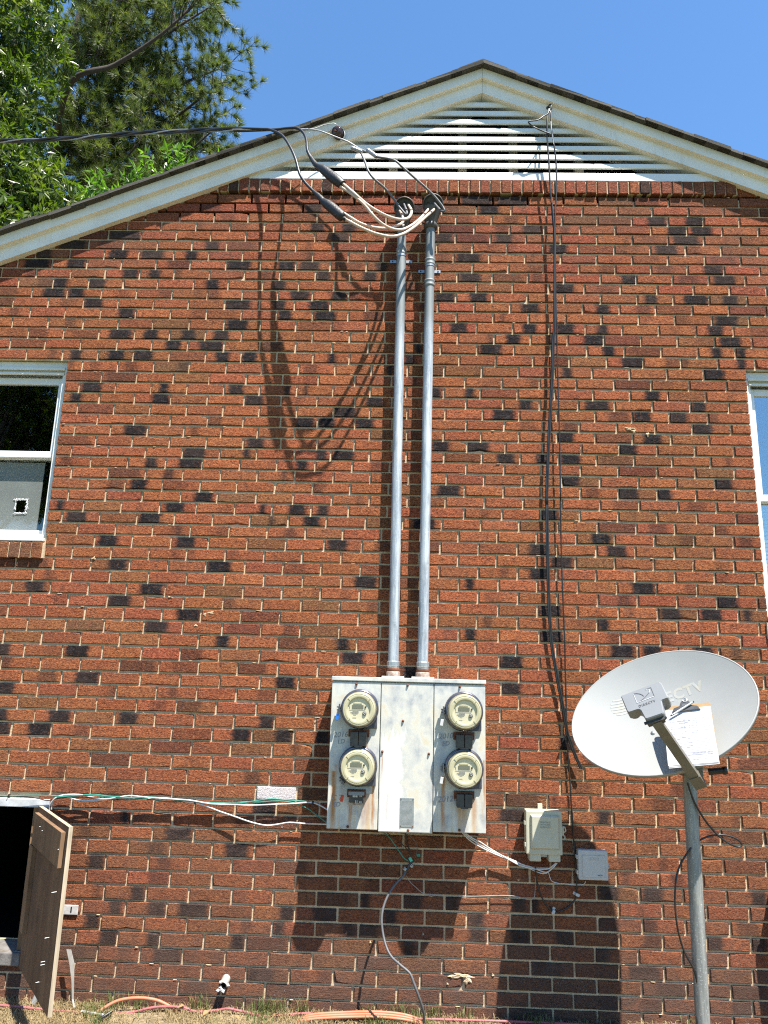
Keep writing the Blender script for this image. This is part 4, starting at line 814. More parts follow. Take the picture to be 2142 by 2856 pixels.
for x in (-.66, -.12, .318, .64, 1.054, 1.5, -1.0 + .02):
    zt = rake(x, .02)
    if zt - VENT_Z < .1: continue
    mb = MB(); mb.box(x - .027, x + .027, .072, .12, VENT_Z + .02, zt); mb.build('mullion', 'post', vent_o)

# --- windows
def window(W, side, glass):
    x0, x1, z0, z1 = W
    w = MB()
    # jamb frame steps, set into the reveal
    def frame(a, yf, yb, mb, inner):
        X0, X1, Z0, Z1 = x0 + a, x1 - a, z0 + a * .6, z1 - a * 1.25
        mb.box(X0, X0 + inner, yf, yb, Z0, Z1); mb.box(X1 - inner, X1, yf, yb, Z0, Z1)
        mb.box(X0 + inner, X1 - inner, yf, yb, Z1 - inner * 1.6, Z1); mb.box(X0 + inner, X1 - inner, yf, yb, Z0, Z0 + inner)
    frame(0.0, .035, .19, w, .022)
    win = w.build('window', 'winpaint', house)
    m2 = MB(); frame(.022, .050, .185, m2, .020); m2.build('stop_bead', 'winpaint', win)
    m3 = MB(); m3.box(x0 + .022, x1 - .022, .028, .05, z1 - .052, z1 - .036, bev=.003); m3.box(x0 + .03, x1 - .03, .036, .052, z1 - .078, z1 - .066, bev=.002); m3.build('head_mould', 'winpaint', win)
    m4 = MB(); m4.box(x0 + .001, x1 - .001, -.012, .18, z0 + .001, z0 + .022, bev=.004); m4.box(x0 + .02, x1 - .02, .02, .17, z0 + .023, z0 + .045, bev=.003); m4.build('sill_board', 'winpaint', win)
    zm = z0 + (z1 - z0) * .485
    s = .040
    def sash(nm, za, zb, y):
        q = MB(); X0, X1 = x0 + .043, x1 - .043
        q.box(X0, X0 + s * .75, y, y + .03, za, zb, bev=.003); q.box(X1 - s * .75, X1, y, y + .03, za, zb, bev=.003)
        q.box(X0 + s * .75, X1 - s * .75, y + .001, y + .029, za, za + s, bev=.003); q.box(X0 + s * .75, X1 - s * .75, y + .001, y + .029, zb - s, zb, bev=.003)
        so = q.build(nm, 'vinyl', win)
        g = MB(); g.box(X0 + s * .7, X1 - s * .7, y + .014, y + .018, za + s * .9, zb - s * .9); g.build('pane', glass, win)
        return X0 + s * .7, X1 - s * .7, za + s * .9, zb - s * .9
    sash('upper_sash', zm - .018, z1 - .085, .078)
    return win, sash('lower_sash', z0 + .046, zm + .02, .110), zm
winL, low, zmL = window(WL, 'l', M['glass_l'])
# backing board with a torn hole behind the lower left pane
bx0, bx1, bz0, bz1 = low; hx0, hx1, hz0, hz1 = -2.265, -2.206, 2.468, 2.542
bb = MB(); Y0, Y1 = .118, .124
bx1b = bx1 - .045
for (a, b, c, d) in [(bx0, hx0, bz0, bz1 - .02), (hx1, bx1b, bz0, bz1 - .02), (hx0, hx1, bz0, hz0), (hx0, hx1, hz1, bz1 - .02)]: bb.box(a, b, Y0 + .008, Y1 + .008, c, d)
bb.build('backing_board', 'board', winL)
crg = random.Random(9); ck = MB()
for k in range(70):
    sd = crg.randrange(4); f = crg.random()
    px = (hx0 + (hx1 - hx0) * f) if sd < 2 else (hx0 if sd == 2 else hx1); pz = (hz0 + (hz1 - hz0) * f) if sd > 1 else (hz0 if sd == 0 else hz1)
    tang = (1, 0) if sd < 2 else (0, 1); nrm = ((0, -1), (0, 1), (-1, 0), (1, 0))[sd]; L = crg.uniform(.008, .022); sg = crg.choice((-1, 1)); o_ = crg.uniform(-.002, .007)
    p0 = Vector((px + nrm[0] * o_, .1235, pz + nrm[1] * o_)); mix = crg.uniform(0, .55)
    p1 = p0 + Vector((tang[0] * sg + nrm[0] * mix, 0, tang[1] * sg + nrm[1] * mix)) * L
    ck.tube([p0, (p0 + p1) / 2 + Vector((crg.uniform(-.002, .002), 0, crg.uniform(-.002, .002))), p1], [.0024, .002, .0008], 4, res=2)
ck.build('torn_fibre', 'crack', winL)
winR, lowR, zmR = window(WR, 'r', M['glass'])
bl = MB()
for k in range(26):
    z = WR[2] + .12 + k * .0225
    bl.box(WR[0] + .09, WR[1] - .09, .15, .165, z, z + .014)
bl.build('blind', 'lgrey', winR)
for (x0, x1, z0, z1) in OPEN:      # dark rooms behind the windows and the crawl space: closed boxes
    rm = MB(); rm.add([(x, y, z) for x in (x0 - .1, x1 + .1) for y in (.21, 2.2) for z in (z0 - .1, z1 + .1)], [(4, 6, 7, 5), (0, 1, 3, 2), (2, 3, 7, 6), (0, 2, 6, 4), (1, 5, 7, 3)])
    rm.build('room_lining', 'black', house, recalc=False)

# --- crawl space door
lm = MB(); lm.box(CR[0] - .05, -1.80, -.012, .12, .889, .929, bev=.003); lm.build('lintel', 'lintel', house)
sb = MB(); sb.box(CR[0] - .02, CR[1] + .01, -.018, .19, .155, .214, bev=.006); sb.build('crawl_sill', 'block', house)
jb = MB(); jb.box(CR[1] - .028, CR[1] - .001, .02, .16, .217, .886); jb.build('door_jamb', 'batten', house)
hinge, free = Vector((-1.857, -.006, 0)), Vector((-1.459, -.55, 0))
dd = (free - hinge).normalized(); dn = Vector((dd.y, -dd.x, 0))
if dn.x > 0: dn = -dn                                   # dn: inner face, towards the left
W = (free - hinge).length; zb, zt = .150, .898
def dbox(mb, a0, a1, h0, h1, z0, z1, mi=0):
    vs = [tuple(hinge + dd * a + dn * h + Vector((0, 0, z))) for a in (a0, a1) for h in (h0, h1) for z in (z0, z1)]
    mb.add(vs, [(0, 1, 3, 2), (4, 6, 7, 5), (0, 4, 5, 1), (2, 3, 7, 6), (0, 2, 6, 4), (1, 5, 7, 3)], mi)
d = MB(); dbox(d, 0, W, -.018, 0, zb, zt)
door = d.build('access_door', 'ply', house)
for i, p in enumerate(door.data.polygons):
    pass
door.data.materials.append(M['plyedge'])
for p in door.data.polygons:
    if abs(p.normal.dot(dn)) < .5: p.material_index = 1
q = MB(); dbox(q, .035, W - .045, .0005, .019, zt - .175, zt - .028); bo = q.build('batten', 'batten', door)
q = MB(); dbox(q, .012, .085, .0005, .02, .32, zt - .18); q.build('batten', 'batten', door)
q = MB()
for (a, z) in [(.60, .62), (.57, .43), (.55, .33), (.55, .318), (.5, .235), (.62, .80), (.2, .83), (.26, .82)]:
    p = hinge + dd * a + Vector((0, 0, z)); q.tube([p, p + dn * .024 + Vector((0, 0, -.001))], .0016, 6, res=1)
q.build('nail_point', 'zinc', door)
q = MB(); q.box(-1.72, -1.592, -.010, -.003, .393, .437, bev=.002); hs = q.build('hasp', 'hasp', house)
q = MB(); q.box(-1.628, -1.622, -.0115, -.0105, .404, .430); q.build('slot', 'black', hs)

# ---------------------------------------------------------------- meter cabinet
CX0, CX1, CZ0, CZ1, CD = -.352, .420, .862, 1.585, .18
cab = thing('meter_cabinet', ((CX0 + CX1) / 2, -.09, CZ0), 'wide weathered grey steel cabinet with rust runs holding four round meters', 'meter cabinet')
q = MB(); q.box(CX0 + .006, CX1 - .006, -CD + .014, -.002, CZ0 + .004, CZ1 - .02, bev=.004); q.build('cabinet_body', 'enamel', cab)
PAN = [(CX0, -.1055), (-.1015, .1605), (.1645, CX1)]
for k, (a, b) in enumerate(PAN):
    q = MB(); q.box(a, b, -CD, -CD + .0125, CZ0 - (.006 if k == 1 else 0), CZ1 - .026, bev=.003)
    pn = q.build('cover_panel', 'enamel', cab)
    c = (a + b) / 2
    for (sx, sz) in ([(c, CZ1 - .036), (c + (-.02 if k == 0 else .0), CZ0 + .012)] if k != 1 else [(c, CZ1 - .036), (c + .015, CZ0 + .004), (a + .012, 1.226), (b - .02, 1.222), (c - .02, 1.375)]):
        s = MB(); s.lathe([(0, .0085), (.004, .008), (.0062, .004), (.0066, -.002)], (sx, -CD, sz), (0, -1, 0), 12); s.build('screw', 'rust', pn)
q = MB(); q.box(CX0 - .003, CX1 + .004, -CD - .006, -.003, CZ1 - .0205, CZ1, bev=.003); q.build('rain_lip', 'enamel', cab)
q = MB(); q.box(.003, .071, -CD - .0022, -CD - .0004, .880, 1.013, bev=.0006)
np_ = q.build('name_plate', 'zinc', cab)
q = MB()
for (x, z) in [(.008, .885), (.066, .885), (.008, 1.008), (.066, 1.008)]: q.lathe([(0, .003), (.0022, .0025), (.0026, 0)], (x, -CD - .0022, z), (0, -1, 0), 8)
q.build('rivet', 'rust', np_)
q = MB()
for k in range(22):
    z = .893 + k * .005; q.box(.012, .062, -CD - .0029, -CD - .0023, z, z + .0014)
q.build('worn_print', 'greypvc', np_)
for (x) in (-.21, .31):
    q = MB(); q.box(x - .032, x + .032, -.07, -.012, CZ1 + .0008, CZ1 + .010, bev=.002); q.build('rusted_cap', 'rust', cab)
q = MB(); q.box(-.10, .163, -.165, -.03, CZ0 - .012, CZ0 + .003, bev=.002); q.build('bottom_lip', 'rustw', cab)
YP = -CD - .0006
for (t, x, z, s) in [('2016', -.335, 1.287, .036), ('LD', -.314, 1.258, .030), ('2010', .188, 1.294, .036), ('ED', .205, 1.262, .03), ('20120', .186, .998, .038), ('C 7', -.332, .992, .034), ('ED', -.326, .962, .03)]:
    text_part('pencil_note', t, s, (x, YP, z), (1, 0, .08), (.12, 0, 1), 'pencil', cab, depth=.0002)

# four breakers below the meter seats
def breaker(x0, x1, z0, z1, opened):
    t = MB(); t.box(x0 - .012, x1 + .012, -CD - .018, -CD - .0008, z1 - .032, z1 + .004, bev=.002); br = t.build('breaker', 'rust', cab)
    q = MB()
    if not opened:
        m = (x0 + x1) / 2
        q.box(x0, m - .001, -CD - .05, -CD - .002, z0, z1 - .006, bev=.004); q.box(m + .001, x1, -CD - .05, -CD - .002, z0, z1 - .006, bev=.004)
        q.box(x0 + .02, x1 - .02, -CD - .052, -CD - .03, z0 - .004, z0 + .004)
        q.build('breaker_cover', 'breaker', br)
    else:
        q.box(x0, x1, -CD - .026, -CD - .002, z0, z1 - .02, bev=.002); q.build('breaker_cover', 'breaker', br)
        q = MB(); q.box(x0 - .004, x1 + .006, -CD - .048, -CD - .019, z1 - .019, z1 - .002, bev=.003); q.build('raised_lid', 'lnb', br)
        q = MB()
        for (a, b, c, d) in [(.016, .028, .036, .044), (.03, .04, .036, .044), (.05, .054, .038, .042), (.056, .060, .038, .042), (.03, .033, .008, .018), (.037, .040, .008, .018), (.05, .054, .010, .014), (.056, .060, .010, .014)]:
            q.box(x0 + a, x0 + b, -CD - .0275, -CD - .0262, z0 + c - .01, z0 + d - .006)
        q.build('breaker_print', 'emb_l', br)
        q = MB(); q.box(x0 - .006, x1 + .002, -CD - .006, -CD - .0009, z0 - .012, z0 + .002); q.build('breaker_foot', 'rustw', br)
breaker(-.248, -.168, 1.252, 1.326, False); breaker(.272, .352, 1.255, 1.326, False)
breaker(-.244, -.177, .987, 1.043, True); breaker(.276, .351, .982, 1.050, False)

# ---------------------------------------------------------------- meters
def make_meter(x, z, label, name='electric_meter'):
    t = thing(name, (x, -CD, z - .09), label, 'electric meter', 'round electric meters on the cabinet')
    A = (0, -1, 0); o = (x, -CD, z)
    q = MB()
    poly = [(.0965 * math.cos(a), .0965 * math.sin(a)) for a in [math.pi * (35 + k * 10) / 180 for k in range(0, 25)]] + [(.088, -.092), (.088, .038)]
    q.prism(poly, o, (1, 0, 0), (0, 0, 1), (0, -1, 0), .0006, .014, cham=.003); q.build('socket_plate', 'socket', t)
    q = MB(); q.lathe([(.0925, .012), (.0945, .018), (.0945, .036), (.090, .042), (.082, .042), (.082, .03)], o, A, 40); q.build('sealing_ring', 'ring', t)
    q = MB(); q.lathe([(.082, .030), (.0845, .046), (.0845, .054), (.080, .058)], o, A, 40); q.build('rim', 'ringb', t)
    q = MB(); q.lathe([(.081, .046), (.0805, .075), (.080, .098), (.078, .104), (.0745, .1065), (.0725, .1045), (.070, .1065), (.0675, .1065), (.060, .107), (.0565, .1055), (.0555, .1035), (.055, .098)], o, A, 48)
    cv = q.build('cover', 'meter', t)
    q = MB()
    for k in range(4):
        a = math.pi / 4 + k * math.pi / 2; c, s = math.cos(a), math.sin(a)
        q.box(-.0022, .0022, -.1085, -.104, .058, .0745, xf=Matrix.Translation((x, -CD, z)) @ Matrix.Rotation(a, 4, 'Y'))
    q.build('rib', 'meter', cv)
    q = MB(); q.lathe([(0, .0985), (.0555, .0985)], o, A, 40, smooth=False); fc = q.build('dial_face', 'face', t)
    yf = -CD - .0992
    q = MB(); q.box(x - .034, x + .022, yf - .0012, yf + .0004, z + .004, z + .021, bev=.0004); q.build('display', 'lcd', fc)
    q = MB(); q.box(x - .028, x + .014, yf - .001, yf + .0004, z + .025, z + .031, bev=.0004); q.build('name_bar', 'meter', fc)
    q = MB()
    for (a, b, c, d) in [(-.047, .03, -.004, -.0022), (-.03, .0, -.011, -.0075), (-.04, .0, -.0165, -.013), (-.034, -.004, -.0215, -.019), (-.026, -.012, -.027, -.0255), (-.03, -.012, -.041, -.039), (-.047, -.043, .004, .014)]:
        n = max(1, int((b - a) / .0045))
        for k in range(n):
            w = (b - a) / n; q.box(x + a + k * w, x + a + (k + .68) * w, yf - .0006, yf + .0004, z + c, z + d)
    q.build('face_print', 'ink', fc)
    q = MB(); q.lathe([(0, .003), (.0042, .003), (.0045, 0)], (x + .032, yf, z + .0125), A, 14); q.build('sensor', 'breaker', fc)
    q = MB(); q.lathe([(0, .005), (.008, .005), (.0098, .003), (.010, 0)], (x + .0275, yf, z - .0185), A, 20); kn = q.build('reset_knob', 'emb_d', fc)
    q = MB()
    for k in range(4):
        a = .4 + k * math.pi / 2; q.lathe([(0, .0012), (.0016, .001), (.0018, 0)], (x + .0275 + .0048 * math.cos(a), yf - .005, z - .0185 + .0048 * math.sin(a)), A, 8)
    q.build('knob_stud', 'emb_l', kn)
    q = MB(); q.lathe([(0, .1048), (.0562, .1048)], o, A, 40, smooth=False); q.build('lens', 'lens', t)
    return t
def seal(t, x, z, ang, tagcol, drop, tag_label):
    R_ = Matrix.Translation((x, -CD, z)) @ Matrix.Rotation(ang, 4, 'Y')
    q = MB()
    q.box(-.114, -.086, -.034, -.016, .004, .010, xf=R_); q.box(-.114, -.086, -.034, -.016, -.010, -.004, xf=R_); q.box(-.104, -.099, -.044, -.006, -.016, .022, xf=R_)
    s = q.build('ring_clamp', 'ring', t)
    p = R_ @ Vector((-.106, -.03, -.012))
    q = MB(); q.tube([p, p + Vector((.002, -.006, -.012)), p + Vector((-.001, -.004, -drop))], .0012, 5); q.build('seal_wire', 'zinc', t)
    e = p + Vector((-.001, -.004, -drop))
    q = MB(); q.box(-.0075, .0075, -.003, .003, -.030, .002, bev=.002, xf=Matrix.Translation(e) @ Matrix.Rotation(.18, 4, 'Y'))
    tg = q.build('seal_tag', tagcol, t); tg['label'] = tag_label
m1 = make_meter(-.207, 1.428, 'cream round electric meter with a blue seal tag, upper left on the grey cabinet')
D_ = [Vector((.518, 0, .002)), Vector((.001, 0, -.271)), Vector((.519, 0, -.269))]
m2, m3, m4 = [copy_tree(m1, dv) for dv in D_]
m2['label'] = 'cream round electric meter with a white seal tag, upper right on the grey cabinet'
m3['label'] = 'cream round electric meter with a red seal tag, lower left on the grey cabinet'
m4['label'] = 'cream round electric meter with a white seal tag, lower right on the grey cabinet'
seal(m1, -.207, 1.428, 0, 'blue', .016, 'blue plastic seal tag'); seal(m2, .311, 1.430, 0, 'emb_l', .03, 'white seal tag')
seal(m3, -.206, 1.157, -.75, 'red', .055, 'red plastic seal tag'); seal(m4, .312, 1.159, 0, 'emb_l', .03, 'white seal tag')

# ---------------------------------------------------------------- service masts
def mast(xb, xt, label, ztop, strap_z, rings, ends):
    MY_ = -.066
    t = thing('service_mast', (xb, MY_, CZ1), label, 'conduit', 'service masts above the meter cabinet')
    r = .0272
    q = MB(); q.tube([(xb, MY_, CZ1 + .05), (xt, MY_, ztop)], r, 24, res=1); q.build('pipe', 'mast', t)
    q = MB(); q.box(xb - .058, xb + .058, MY_ - .048, MY_ + .05, CZ1 + .0008, CZ1 + .0085, bev=.002); q.build('hub_plate', 'enamel', t)
    q = MB(); q.lathe([(.0365, .008), (.0365, .030), (.034, .033), (.030, .034)], (xb, MY_, CZ1), (0, 0, 1), 24); q.build('hub', 'rustw', t)
    q = MB(); q.lathe([(.031, .033), (.0335, .037), (.0335, .046), (.030, .050)], (xb, MY_, CZ1), (0, 0, 1), 24); q.build('rusted_thread', 'rust', t)
    q = MB(); q.lathe([(.031, .050), (.0315, .058), (.034, .062), (.034, .082), (.030, .086), (.0272, .087)], (xb, MY_, CZ1), (0, 0, 1), 14, smooth=False); q.build('compression_nut', 'zinc', t)
    for z in rings:
        x = xb + (xt - xb) * (z - CZ1) / (ztop - CZ1)
        q = MB(); q.lathe([(.0275, -.022), (.0305, -.019), (.0305, -.010), (.029, -.006), (.029, .006), (.0310, .010), (.0310, .018), (.0275, .021)], (x, MY_, z), (0, 0, 1), 24); q.build('coupling', 'mast', t)
    x = xb + (xt - xb) * (strap_z - CZ1) / (ztop - CZ1)
    q = MB()
    pts = [(x + .0292 * math.cos(a), MY_ + .0 - .0292 * math.sin(a)) for a in [math.pi * k / 12 for k in range(13)]]
    pts = [(x + .066, -.006), (x + .0292, -.006)] + pts + [(x - .0292, -.006), (x - .066, -.006)]
    for (a, b) in zip(pts[:-1], pts[1:]):
        q.add([(a[0], a[1], strap_z - .009), (b[0], b[1], strap_z - .009), (b[0], b[1], strap_z + .009), (a[0], a[1], strap_z + .009),
               (a[0], a[1] + .002, strap_z - .009), (b[0], b[1] + .002, strap_z - .009), (b[0], b[1] + .002, strap_z + .009), (a[0], a[1] + .002, strap_z + .009)],
              [(0, 1, 2, 3), (7, 6, 5, 4), (0, 4, 5, 1), (3, 2, 6, 7)])
    so = q.build('pipe_strap', 'zinc', t)
    q = MB()
    for sx in (-.052, .052): q.lathe([(0, .004), (.0035, .004), (.005, 0)], (x + sx, -.0065, strap_z), (0, -1, 0), 10)
    q.build('strap_screw', 'breaker', so)
    # weatherhead: collar, hood body, insulating plate facing out and down
    zc = ztop
    q = MB(); q.lathe([(.0285, -.022), (.0405, -.018), (.0415, .008), (.036, .014), (.034, .02)], (xt, MY_, zc), (0, 0, 1), 26)
    wh = q.build('weatherhead', 'mast_dark', t)
    n = Vector((-.06, -.78, -.38)).normalized(); c = Vector((xt + .012, MY_ - .028, zc + .128))
    q = MB(); q.lathe([(.001, -.052), (.034, -.048), (.052, -.034), (.061, -.012), (.063, .004), (.059, .008), (.056, .005), (.055, -.012)], c, n, 32); q.build('hood', 'mast_dark', wh)
    q = MB(); q.tube([(xt, MY_, zc + .005), (xt + .003, MY_ - .004, zc + .05), (xt + .010, MY_ - .012, zc + .11)], [.033, .043, .054], 22); q.build('neck', 'mast_dark', wh)
    q = MB(); q.lathe([(0, -.010), (.055, -.010)], c, n, 28, smooth=False)
    u = Vector((1, 0, 0)); u = (u - n * u.dot(n)).normalized(); w = n.cross(u)
    if w.z < 0: w = -w
    q.build('insert', 'breaker', wh)
    for (a, b, rr) in [(-.027, .008, .012), (.027, .012, .012), (.004, .030, .009), (.004, -.026, .010)]:
        h = MB(); h.lathe([(rr * .72, -.0098), (rr * .78, -.004), (rr, -.004), (rr * 1.05, -.0097)], c + u * a + w * b, n, 16); h.build('bushing', 'mast_dark', wh)
    for (nm, path, rad, mt) in ends:
        q = MB(); q.tube(PATHS[path], rad, 10, res=5); q.build(nm, mt, t)
    return t, c, n, u, w
mast(-.0465, -.0545, 'galvanised conduit mast on the left of the pair, rising from the meter cabinet', 4.215, 4.036, [4.062], [('conductor', 'b1', .0080, 'beige'), ('conductor', 'b3', .0084, 'beige'), ('neutral_conductor', 'greyL', .0068, 'greywire')])
mast(.1075, .1175, 'galvanised conduit mast on the right of the pair, rising from the meter cabinet', 4.238, 3.972, [3.995, 3.857], [('conductor', 'b2', .0084, 'beige'), ('conductor', 'b4', .0080, 'beige'), ('neutral_conductor', 'greyR', .0068, 'greywire')])

# ---------------------------------------------------------------- overhead service drop
drop = thing('service_drop', PATHS['bundle'][-1], 'twisted black overhead power cable with taped splices reaching the gable', 'power cable')
bund = [Vector(p) for p in PATHS['bundle']]
d0 = (bund[0] - bund[1]).normalized()
ext = [bund[0] + d0 * k * 1.5 + Vector((0, 0, .012 * k * k)) for k in range(9, 0, -1)]
cen = catmull(ext + bund, 12)
def twist(cen, ph, R, turns):
    out = []; L = 0
    for i, p in enumerate(cen):
        t = (cen[min(i + 1, len(cen) - 1)] - cen[max(0, i - 1)]).normalized(); u = t.cross(Vector((0, 0, 1))).normalized(); w = u.cross(t)
        if i: L += (p - cen[i - 1]).length
        a = ph + L * turns; out.append(p + (u * math.cos(a) + w * math.sin(a)) * R)
    return out
for (nm, ph, key, r, mt) in [('conductor', 0, 'cond1', .0084, 'blackwire'), ('conductor', 2.1, 'cond2', .0084, 'blackwire'), ('messenger', 4.2, 'neutral', .0046, 'alu')]:
    tw = twist(cen, ph, .0085, 10.0); tail = [Vector(p) for p in PATHS[key]]
    tail = [p for p in tail if p.x > cen[-1].x + .03]
    path = tw[:-6:2] + tail
    q = MB(); q.tube(path, r, 8, res=3); q.build(nm, mt, drop)
q = MB(); q.tube(PATHS['splice1'], [.0085, .014, .016, .018, .027, .029, .0295, .029, .024], 12, res=6); q.build('taped_splice', 'tape', drop)
q = MB(); q.tube(PATHS['splice2'], [.0085, .011, .014, .016, .026, .0285, .030, .030, .025], 12, res=6); q.build('taped_splice', 'tape', drop)
q = MB(); q.tube(PATHS['tag1'], .012, 6, res=1); q.build('tape_tail', 'tape', drop)
for k in ('connL', 'connR'):
    a, b = [Vector(p) for p in PATHS[k]]; q = MB()
    n = 9; q.tube([a + (b - a) * i / n for i in range(n + 1)], [.010, .0135, .0115, .014, .0115, .014, .0115, .0135, .010], 10, res=2); q.build('crimp_connector', 'alu', drop)
q = MB(); q.tube(PATHS['neutral_tail'], .0028, 6); q.build('tie_wire', 'alu', drop)
a, b = Vector(PATHS['neutral'][3]), Vector(PATHS['neutral'][2]); q = MB(); q.tube([a, b], .0068, 8, res=1); q.build('crimp_sleeve', 'alu', drop)
ip = Vector((-.455, -.036, 4.894))
ins_t = thing('wire_insulator', (ip.x, ip.y, ip.z - .05), 'dark glazed spool insulator screwed to the left rake board', 'insulator')
ax = Vector((-.35, -.86, -.25)).normalized()
q = MB(); q.lathe([(.0, .062), (.014, .062), (.030, .058), (.036, .048), (.030, .038), (.020, .033), (.020, .026), (.031, .022), (.037, .012), (.028, .004), (.0, .002)], ip + Vector((0, -.002, 0)), ax, 26); q.build('spool', 'porcelain', ins_t)
q = MB(); q.lathe([(.0375, .006), (.041, .012), (.0385, .02)], ip + Vector((.002, -.001, -.004)), ax, 26); q.build('lower_flange', 'porcelain_w', ins_t)
q = MB(); q.lathe([(0, .072), (.006, .071), (.007, .062), (.004, .06)], ip, ax, 10); q.build('screw_head', 'rust', ins_t)

# ---------------------------------------------------------------- telephone drop on the right
hk = thing('cable_hook', PATHS['hook'][1], 'small black screw hook on the right rake board holding the thin cables', 'hook')
hz = [Vector(p) for p in PATHS['hook']]
q = MB(); q.tube([Vector((hz[0].x, -.037, hz[0].z)), hz[0], hz[1], hz[2], hz[3]], .0045, 8); q.build('hook_rod', 'blackwire', hk)
q = MB(); q.lathe([(0, .004), (.012, .004), (.013, .0)], (hz[0].x, -.0365, hz[0].z), (0, -1, 0), 12); q.build('hook_plate', 'breaker', hk)
q = MB(); q.tube([hz[3] + Vector((0, 0, .012)), hz[3] + Vector((-.002, 0, -.006))], .008, 8, res=1); q.build('tape_wrap', 'white', hk)
c1 = thing('drop_cable', PATHS['dropthick'][-1], 'thicker black pair of telephone cables hanging down the wall to a cut end', 'cable')
p1 = [p for p in PATHS['dropA1'][:-1]] + [p for p in PATHS['dropthick'][1:]]
q = MB(); q.tube(p1, .0052, 8, res=3); q.build('cable_strand', 'blackwire', c1)
off = Vector((.0078, -.001, 0))
p2 = [tuple(Vector(p)) for p in PATHS['dropB1'][:-2]] + [tuple(Vector(p) + off) for p in PATHS['dropthick'][1:]]
q = MB(); q.tube(p2, .0050, 8, res=3); q.build('cable_strand', 'blackwire', c1)
q = MB(); q.tube(PATHS['loop'], .0042, 8); q.build('slack_loop', 'blackwire', c1)
q = MB(); q.tube([PATHS['tietail'][0], PATHS['tietail'][1], PATHS['tietail'][2]], [.009, .006, .002], 6); q.build('tape_tail', 'tape', c1)
q = MB(); q.tube([Vector(p) + Vector((-.003, -.006, 0)) for p in PATHS['dropB1'][2:6]], .002, 6); q.build('bare_messenger', 'alu', c1)
c2 = tag(MB().tube([Vector(p) + Vector((.003, -.004, 0)) for p in PATHS['dropA1'][8:-1]] + [Vector(p) for p in PATHS['dropthin'][1:]], .004, 8, res=3).build('drop_cable', 'blackwire'),
         'thin black cable running down the wall and looping up into the ivory telephone box', 'cable')
for (x, z) in [((PATHS['dropthin'][20][0]), PATHS['dropthin'][20][2]), (PATHS['dropthin'][24][0], PATHS['dropthin'][24][2])]:
    pass
def clip(i, nm):
    p = Vector(PATHS['dropthin'][i]); t = Vector(PATHS['dropthin'][i + 1]) - Vector(PATHS['dropthin'][i - 1]); a = math.atan2(t.x, t.z)
    q = MB(); R_ = Matrix.Translation((p.x, 0, p.z)) @ Matrix.Rotation(a, 4, 'Y')
    q.box(-.010, .010, -.024, -.0015, -.007, .007, bev=.003, xf=R_); q.box(.010, .020, -.006, -.0012, -.007, .007, bev=.001, xf=R_)
    tag(q.build('cable_clip', 'lgrey'), nm, 'cable clip', 'grey clips on the thin black cable')
nthin = len(PATHS['dropthin'])
clip(nthin - 10, 'grey cable clip just below the small grey box'); clip(nthin - 6, 'grey cable clip at the lowest bend of the thin black cable')

# telephone network box
tb = thing('telephone_box', (.718, -.05, .722), 'ivory telephone interface box on the brick wall beside the meter cabinet', 'utility box')
q = MB(); q.box(.630, .808, -.07, -.003, .757, .958, bev=.008); q.build('base', 'ivory', tb)
q = MB(); q.box(.628, .806, -.084, -.0705, .756, .960, bev=.006)
lid = q.build('lid', 'ivory', tb)
poly = [(.650, .782), (.790, .782), (.790, .940), (.650, .940)]
q = MB(); q.prism(poly, (0, -.0838, 0), (1, 0, 0), (0, 0, 1), (0, -1, 0), 0, .016, cham=.010); q.build('raised_panel', 'ivory', tb)
for k, t in enumerate(('TELEPHONE', 'NETWORK', 'INTERFACE')):
    text_part('embossed_text', t, .0098, (.720, -.1000, .905 - k * .0115), (1, 0, 0), (0, 0, 1), M['ivory'], lid, .0009, 'CENTER')
for a, b in ((.645, .702), (.738, .797)):
    q = MB(); q.box(a, b, -.074, -.006, .722, .765, bev=.007); q.build('cable_port', 'ivory', tb)
q = MB(); q.box(.700, .724, -.012, -.0015, .955, .983, bev=.002); q.build('mount_tab', 'ivory', tb)
q = MB(); q.box(.705, .735, -.05, -.004, .740, .756); q.build('cable_gate', 'lgrey', tb)
for z in (.90, .80):
    q = MB(); q.box(.621, .6295, -.08, -.05, z - .010, z + .010, bev=.002); q.build('hinge', 'ivory', tb)
q = MB(); q.box(.806, .816, -.075, -.03, .845, .885, bev=.003); q.tube([(.812, -.05, .885), (.826, -.05, .878), (.828, -.05, .862), (.812, -.05, .855)], .004, 8); q.tube([(.812, -.05, .845), (.822, -.05, .84), (.824, -.05, .828), (.812, -.05, .824)], .0035, 8); q.build('clasp', 'ivory', tb)

# small grey box
gb = thing('junction_box', (.96, -.03, .642), 'small square light grey junction box on the wall beside the telephone box', 'utility box')
q = MB(); q.box(.888, 1.030, -.042, -.003, .643, .777, bev=.007); q.build('base', 'lgrey', gb)
q = MB(); q.box(.886, 1.032, -.056, -.0425, .642, .778, bev=.006); gl = q.build('lid', 'lgrey', gb)
q = MB(); q.prism([(.905, .655), (1.018, .655), (1.018, .757), (.905, .757)], (0, -.0558, 0), (1, 0, 0), (0, 0, 1), (0, -1, 0), 0, .004, cham=.003); pnl = q.build('raised_panel', 'lgrey', gb)
q = MB()
for (a, b, c, e) in [(.943, .986, .745, .7462), (.943, .986, .734, .7352), (.943, .9442, .734, .746), (.9848, .986, .734, .746)]: q.box(a, b, -.0608, -.0597, c, e)
for k in range(8): q.box(.947 + k * .0045, .950 + k * .0045, -.0606, -.0597, .738, .742)
q.build('embossed_mark', 'lgrey', gl)
q = MB()
